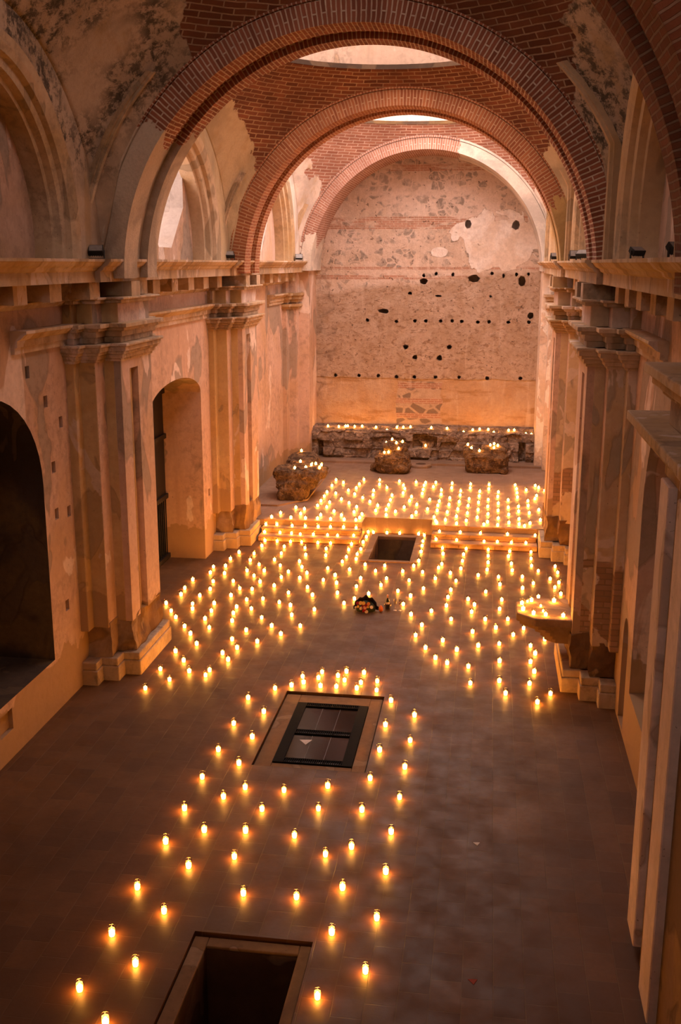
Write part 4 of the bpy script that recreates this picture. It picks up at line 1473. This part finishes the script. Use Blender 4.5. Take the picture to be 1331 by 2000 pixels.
# ------------------------------------------------------------------ bouquet, bottle, glasses
t = empty('bouquet', (-.12, 20.12, 0))
tag(t, 'bouquet of dark red, orange and cream flowers in black wrapping lying on the floor', 'bouquet')
M_wrap = simple('black_wrapping_paper', (.018, .010, .012), .45)
bm = bmesh.new()
NA, NB = 30, 10
rows = []
for a in range(NA + 1):
    th = PI * (a / NA)                       # fan from right over the top to the left
    row = []
    for b in range(NB + 1):
        f = b / NB
        rr = .06 + .20 * f
        wv = 1 + .05 * math.sin(th * 13) * f
        row.append(bm.verts.new((math.cos(th) * rr * wv, .12 - .10 * f + .05 * math.sin(th * 9) * f, .03 + math.sin(th) * rr * 1.15 * wv)))
    rows.append(row)
for a in range(NA):
    for b in range(NB):
        bm.faces.new((rows[a][b], rows[a + 1][b], rows[a + 1][b + 1], rows[a][b + 1]))
o = obj('wrapping', bm, M_wrap, t, True)
sd = o.modifiers.new('thick', 'SOLIDIFY')
sd.thickness = .006
bm = bmesh.new()
b2 = bmesh.ops.create_icosphere(bm, subdivisions=3, radius=1)
for v in bm.verts:
    c = v.co.copy()
    v.co = Vector((c.x * .20, c.y * .11 + .02, max(.004, c.z * .17 + .06))) + noise.noise_vector(c * 5) * .012
obj('foliage', bm, simple('dark_leaves', (.03, .035, .018), .7), t, True)


def flower(x, y, z, r, m, nm='flower'):
    bm = bmesh.new()
    for ring, (n, rad, tilt, ln) in enumerate(((6, .25, .35, .6), (8, .45, .8, .85), (9, .6, 1.15, 1.0))):
        for k in range(n):
            a = 2 * PI * k / n + ring * .5
            d = Vector((math.cos(a), math.sin(a), 0))
            up = Vector((0, 0, 1))
            tip = d * math.sin(tilt) * ln + up * math.cos(tilt) * ln
            side = Vector((-math.sin(a), math.cos(a), 0)) * .34
            base = d * .08
            p = [base, base * .5 + tip * .55 + side, tip, base * .5 + tip * .55 - side]
            bm.faces.new([bm.verts.new(q * r) for q in p])
    M = Matrix.Rotation(R(62), 4, 'X') @ Matrix.Rotation(x * 2.5, 4, 'Y')
    bmesh.ops.transform(bm, matrix=Matrix.Translation((x, y, z)) @ M, verts=bm.verts[:])
    o = obj(nm, bm, m, t, False, False)
    sd = o.modifiers.new('thick', 'SOLIDIFY')
    sd.thickness = .003
    return o


F_red = simple('red_petals', (.42, .012, .018), .6)
F_or = simple('orange_petals', (.80, .26, .04), .6)
F_yel = simple('yellow_petals', (.85, .50, .10), .6)
F_cr = simple('cream_petals', (.85, .66, .45), .6)
F_pk = simple('peach_petals', (.85, .38, .22), .6)
for x, z, r, m in ((-.15, .19, .045, F_red), (-.09, .20, .05, F_yel), (-.03, .20, .05, F_yel), (.07, .19, .045, F_or), (.06, .13, .04, F_yel), (.13, .12, .045, F_cr), (.0, .11, .05, F_pk), (-.01, .07, .05, F_red),
                   (-.08, .085, .045, F_cr), (.03, .02, .045, F_cr), (-.14, .12, .035, F_yel), (.02, .16, .04, F_red), (-.05, .14, .03, F_red), (-.19, .10, .03, F_cr), (-.03, .03, .035, F_red)):
    flower(x, -.095 - .03 * (1 - abs(x) * 3), z + .012, r, m)
bm = bmesh.new()
tube(bm, [(.10, -.03, .03), (.18, .02, .045), (.19, .04, .04)], [.02, .016, .02], 8)
obj('ribbon_stem', bm, simple('silver_ribbon', (.42, .38, .34), .35, .7), t)

bm = bmesh.new()
b2 = bmesh.ops.create_uvsphere(bm, u_segments=20, v_segments=14, radius=1)
for v in bm.verts:
    v.co = Vector((.192 + v.co.x * .046, 20.14 + v.co.y * .046, .062 + v.co.z * .062 + (.012 if v.co.z > .8 else 0)))
tag(obj('rounded_pouch', bm, simple('orange_fabric', (.75, .17, .03), .7), None, True), 'small rounded orange pouch between the bouquet and the bottle', 'pouch')

t = empty('wine_bottle', (.315, 20.30, 0))
tag(t, 'dark sparkling wine bottle with pink foil neck standing in a glass bucket', 'bottle')
bm = bmesh.new()
lathe(bm, [(.030, .012), (.040, .014), (.042, .03), (.042, .16), (.036, .195), (.020, .235), (.0155, .26)], (0, 0, 0), 20)
obj('body', bm, simple('dark_green_glass', (.008, .010, .006), .12, 0, .6), t, True)
bm = bmesh.new()
lathe(bm, [(.0165, .245), (.0165, .285), (.019, .290), (.019, .315), (.012, .322)], (0, 0, 0), 16)
obj('foil', bm, simple('pink_foil', (.80, .40, .32), .35, .4), t, True)
bm = bmesh.new()
lathe(bm, [(.0427, .12), (.0427, .165)], (0, 0, 0), 20, cap=False)
obj('paper_band', bm, simple('cream_band', (.75, .58, .45), .7), t, True)
bm = bmesh.new()
lathe(bm, [(.05, .0), (.056, .008), (.070, .07), (.074, .145), (.070, .145), (.066, .07), (.052, .012), (.0, .010)], (.318, 20.30, 0), 28)
tag(obj('ice_bucket', bm, M_cup, None, True), 'clear glass ice bucket round the dark wine bottle', 'bucket')
for x, lb in ((.475, 'clear stemmed flute glass nearer the bottle, left of the pair'), (.575, 'clear stemmed flute glass at the right end beside a candle, right of the pair')):
    t = empty('flute_glass', (x, 20.27, 0))
    tag(t, lb, 'glass', 'pair of flute glasses beside the bottle')
    bm = bmesh.new()
    lathe(bm, [(.036, 0), (.036, .003), (.006, .008)], (0, 0, 0), 20)
    obj('foot', bm, simple('bright_glass_foot', (.8, .62, .5), .1), t, True)
    bm = bmesh.new()
    lathe(bm, [(.004, .006), (.0038, .10), (.006, .112)], (0, 0, 0), 10)
    obj('stem', bm, M_cup, t, True)
    bm = bmesh.new()
    lathe(bm, [(.006, .11), (.022, .13), (.027, .17), (.024, .245), (.0225, .245), (.025, .17), (.02, .133), (.0, .116)], (0, 0, 0), 18)
    obj('bowl', bm, M_cup, t, True)


# ------------------------------------------------------------------ floodlights on the cornice
def floodlight(x, y, rz, tilt, label, sc=1.0):
    t = empty('floodlight', (x, y, 7.05), rz)
    t.scale = (sc, sc, sc)
    tag(t, label, 'floodlight', 'unlit floodlights on the cornices')
    Mt = Matrix.Translation((0, 0, .15)) @ Matrix.Rotation(tilt, 4, 'X')
    bm = bmesh.new()
    box(bm, -.13, .13, -.05, .05, -.09, .09)
    for q in range(6):
        box(bm, -.11 + q * .04, -.10 + q * .04, .05, .075, -.08, .08)
    bmesh.ops.transform(bm, matrix=Mt, verts=bm.verts[:])
    o = obj('housing', bm, M_black, t)
    bm = bmesh.new()
    box(bm, -.115, .115, -.056, -.049, -.075, .075)
    bmesh.ops.transform(bm, matrix=Mt, verts=bm.verts[:])
    obj('lens', bm, M_lens, t)
    bm = bmesh.new()
    box(bm, -.155, -.14, -.02, .02, .0, .16)
    box(bm, .14, .155, -.02, .02, .0, .16)
    box(bm, -.155, .155, -.02, .02, .0, .012)
    obj('bracket', bm, M_black, t)


for x, y, rz, tl, lb in ((-3.80, 15.60, .3, -.9, 'small black floodlight on the left cornice above the nearer pilaster, near side'),
                         (-3.80, 17.60, -.4, -.7, 'small black floodlight on the left cornice at the foot of the big brick arch'),
                         (-3.85, 24.10, .4, -.9, 'small black floodlight on the left cornice at the near foot of the orange arch'),
                         (-3.85, 26.30, -.5, -.8, 'small black floodlight on the left cornice just past the orange arch'),
                         (-3.74, 32.50, .2, -.5, 'small black floodlight at the far end of the left cornice'),
                         (3.80, 27.60, .2, -.9, 'small black floodlight on the right cornice beyond the orange arch'),
                         (3.93, 22.80, .1, -.6, 'upright black floodlight on the right cornice before the orange arch'),
                         (3.93, 20.90, -.5, -1.0, 'tilted black floodlight on the right cornice near the big brick arch'),
                         (3.93, 13.1, .5, -1.1, 'black floodlight on the right cornice just before the big brick arch'),
                         (3.95, 10.5, .6, -.9, 'black floodlight nearest the viewer on the right cornice')):
    floodlight(x, y, rz, tl, lb, .62 if x > 0 and y < 15 else .85)
t = empty('security_lamp', (4.10, 33.0, 6.25))
tag(t, 'small white lamp with round dark lens under the far end of the right cornice', 'lamp')
M_white = simple('white_plastic', (.75, .66, .58), .5)
bm = bmesh.new()
box(bm, -.10, .10, -.02, .30, -.11, .11)
obj('housing', bm, M_white, t)
bm = bmesh.new()
lathe(bm, [(.07, 0), (.08, .02), (.0, .04)], (0, 0, 0), 16)
bmesh.ops.transform(bm, matrix=Matrix.Translation((0, -.02, 0)) @ Matrix.Rotation(PI / 2, 4, 'X'), verts=bm.verts[:])
obj('lens', bm, M_black, t)
bm = bmesh.new()
box(bm, .08, .22, .08, .16, -.03, .03)
obj('bracket', bm, M_white, t)
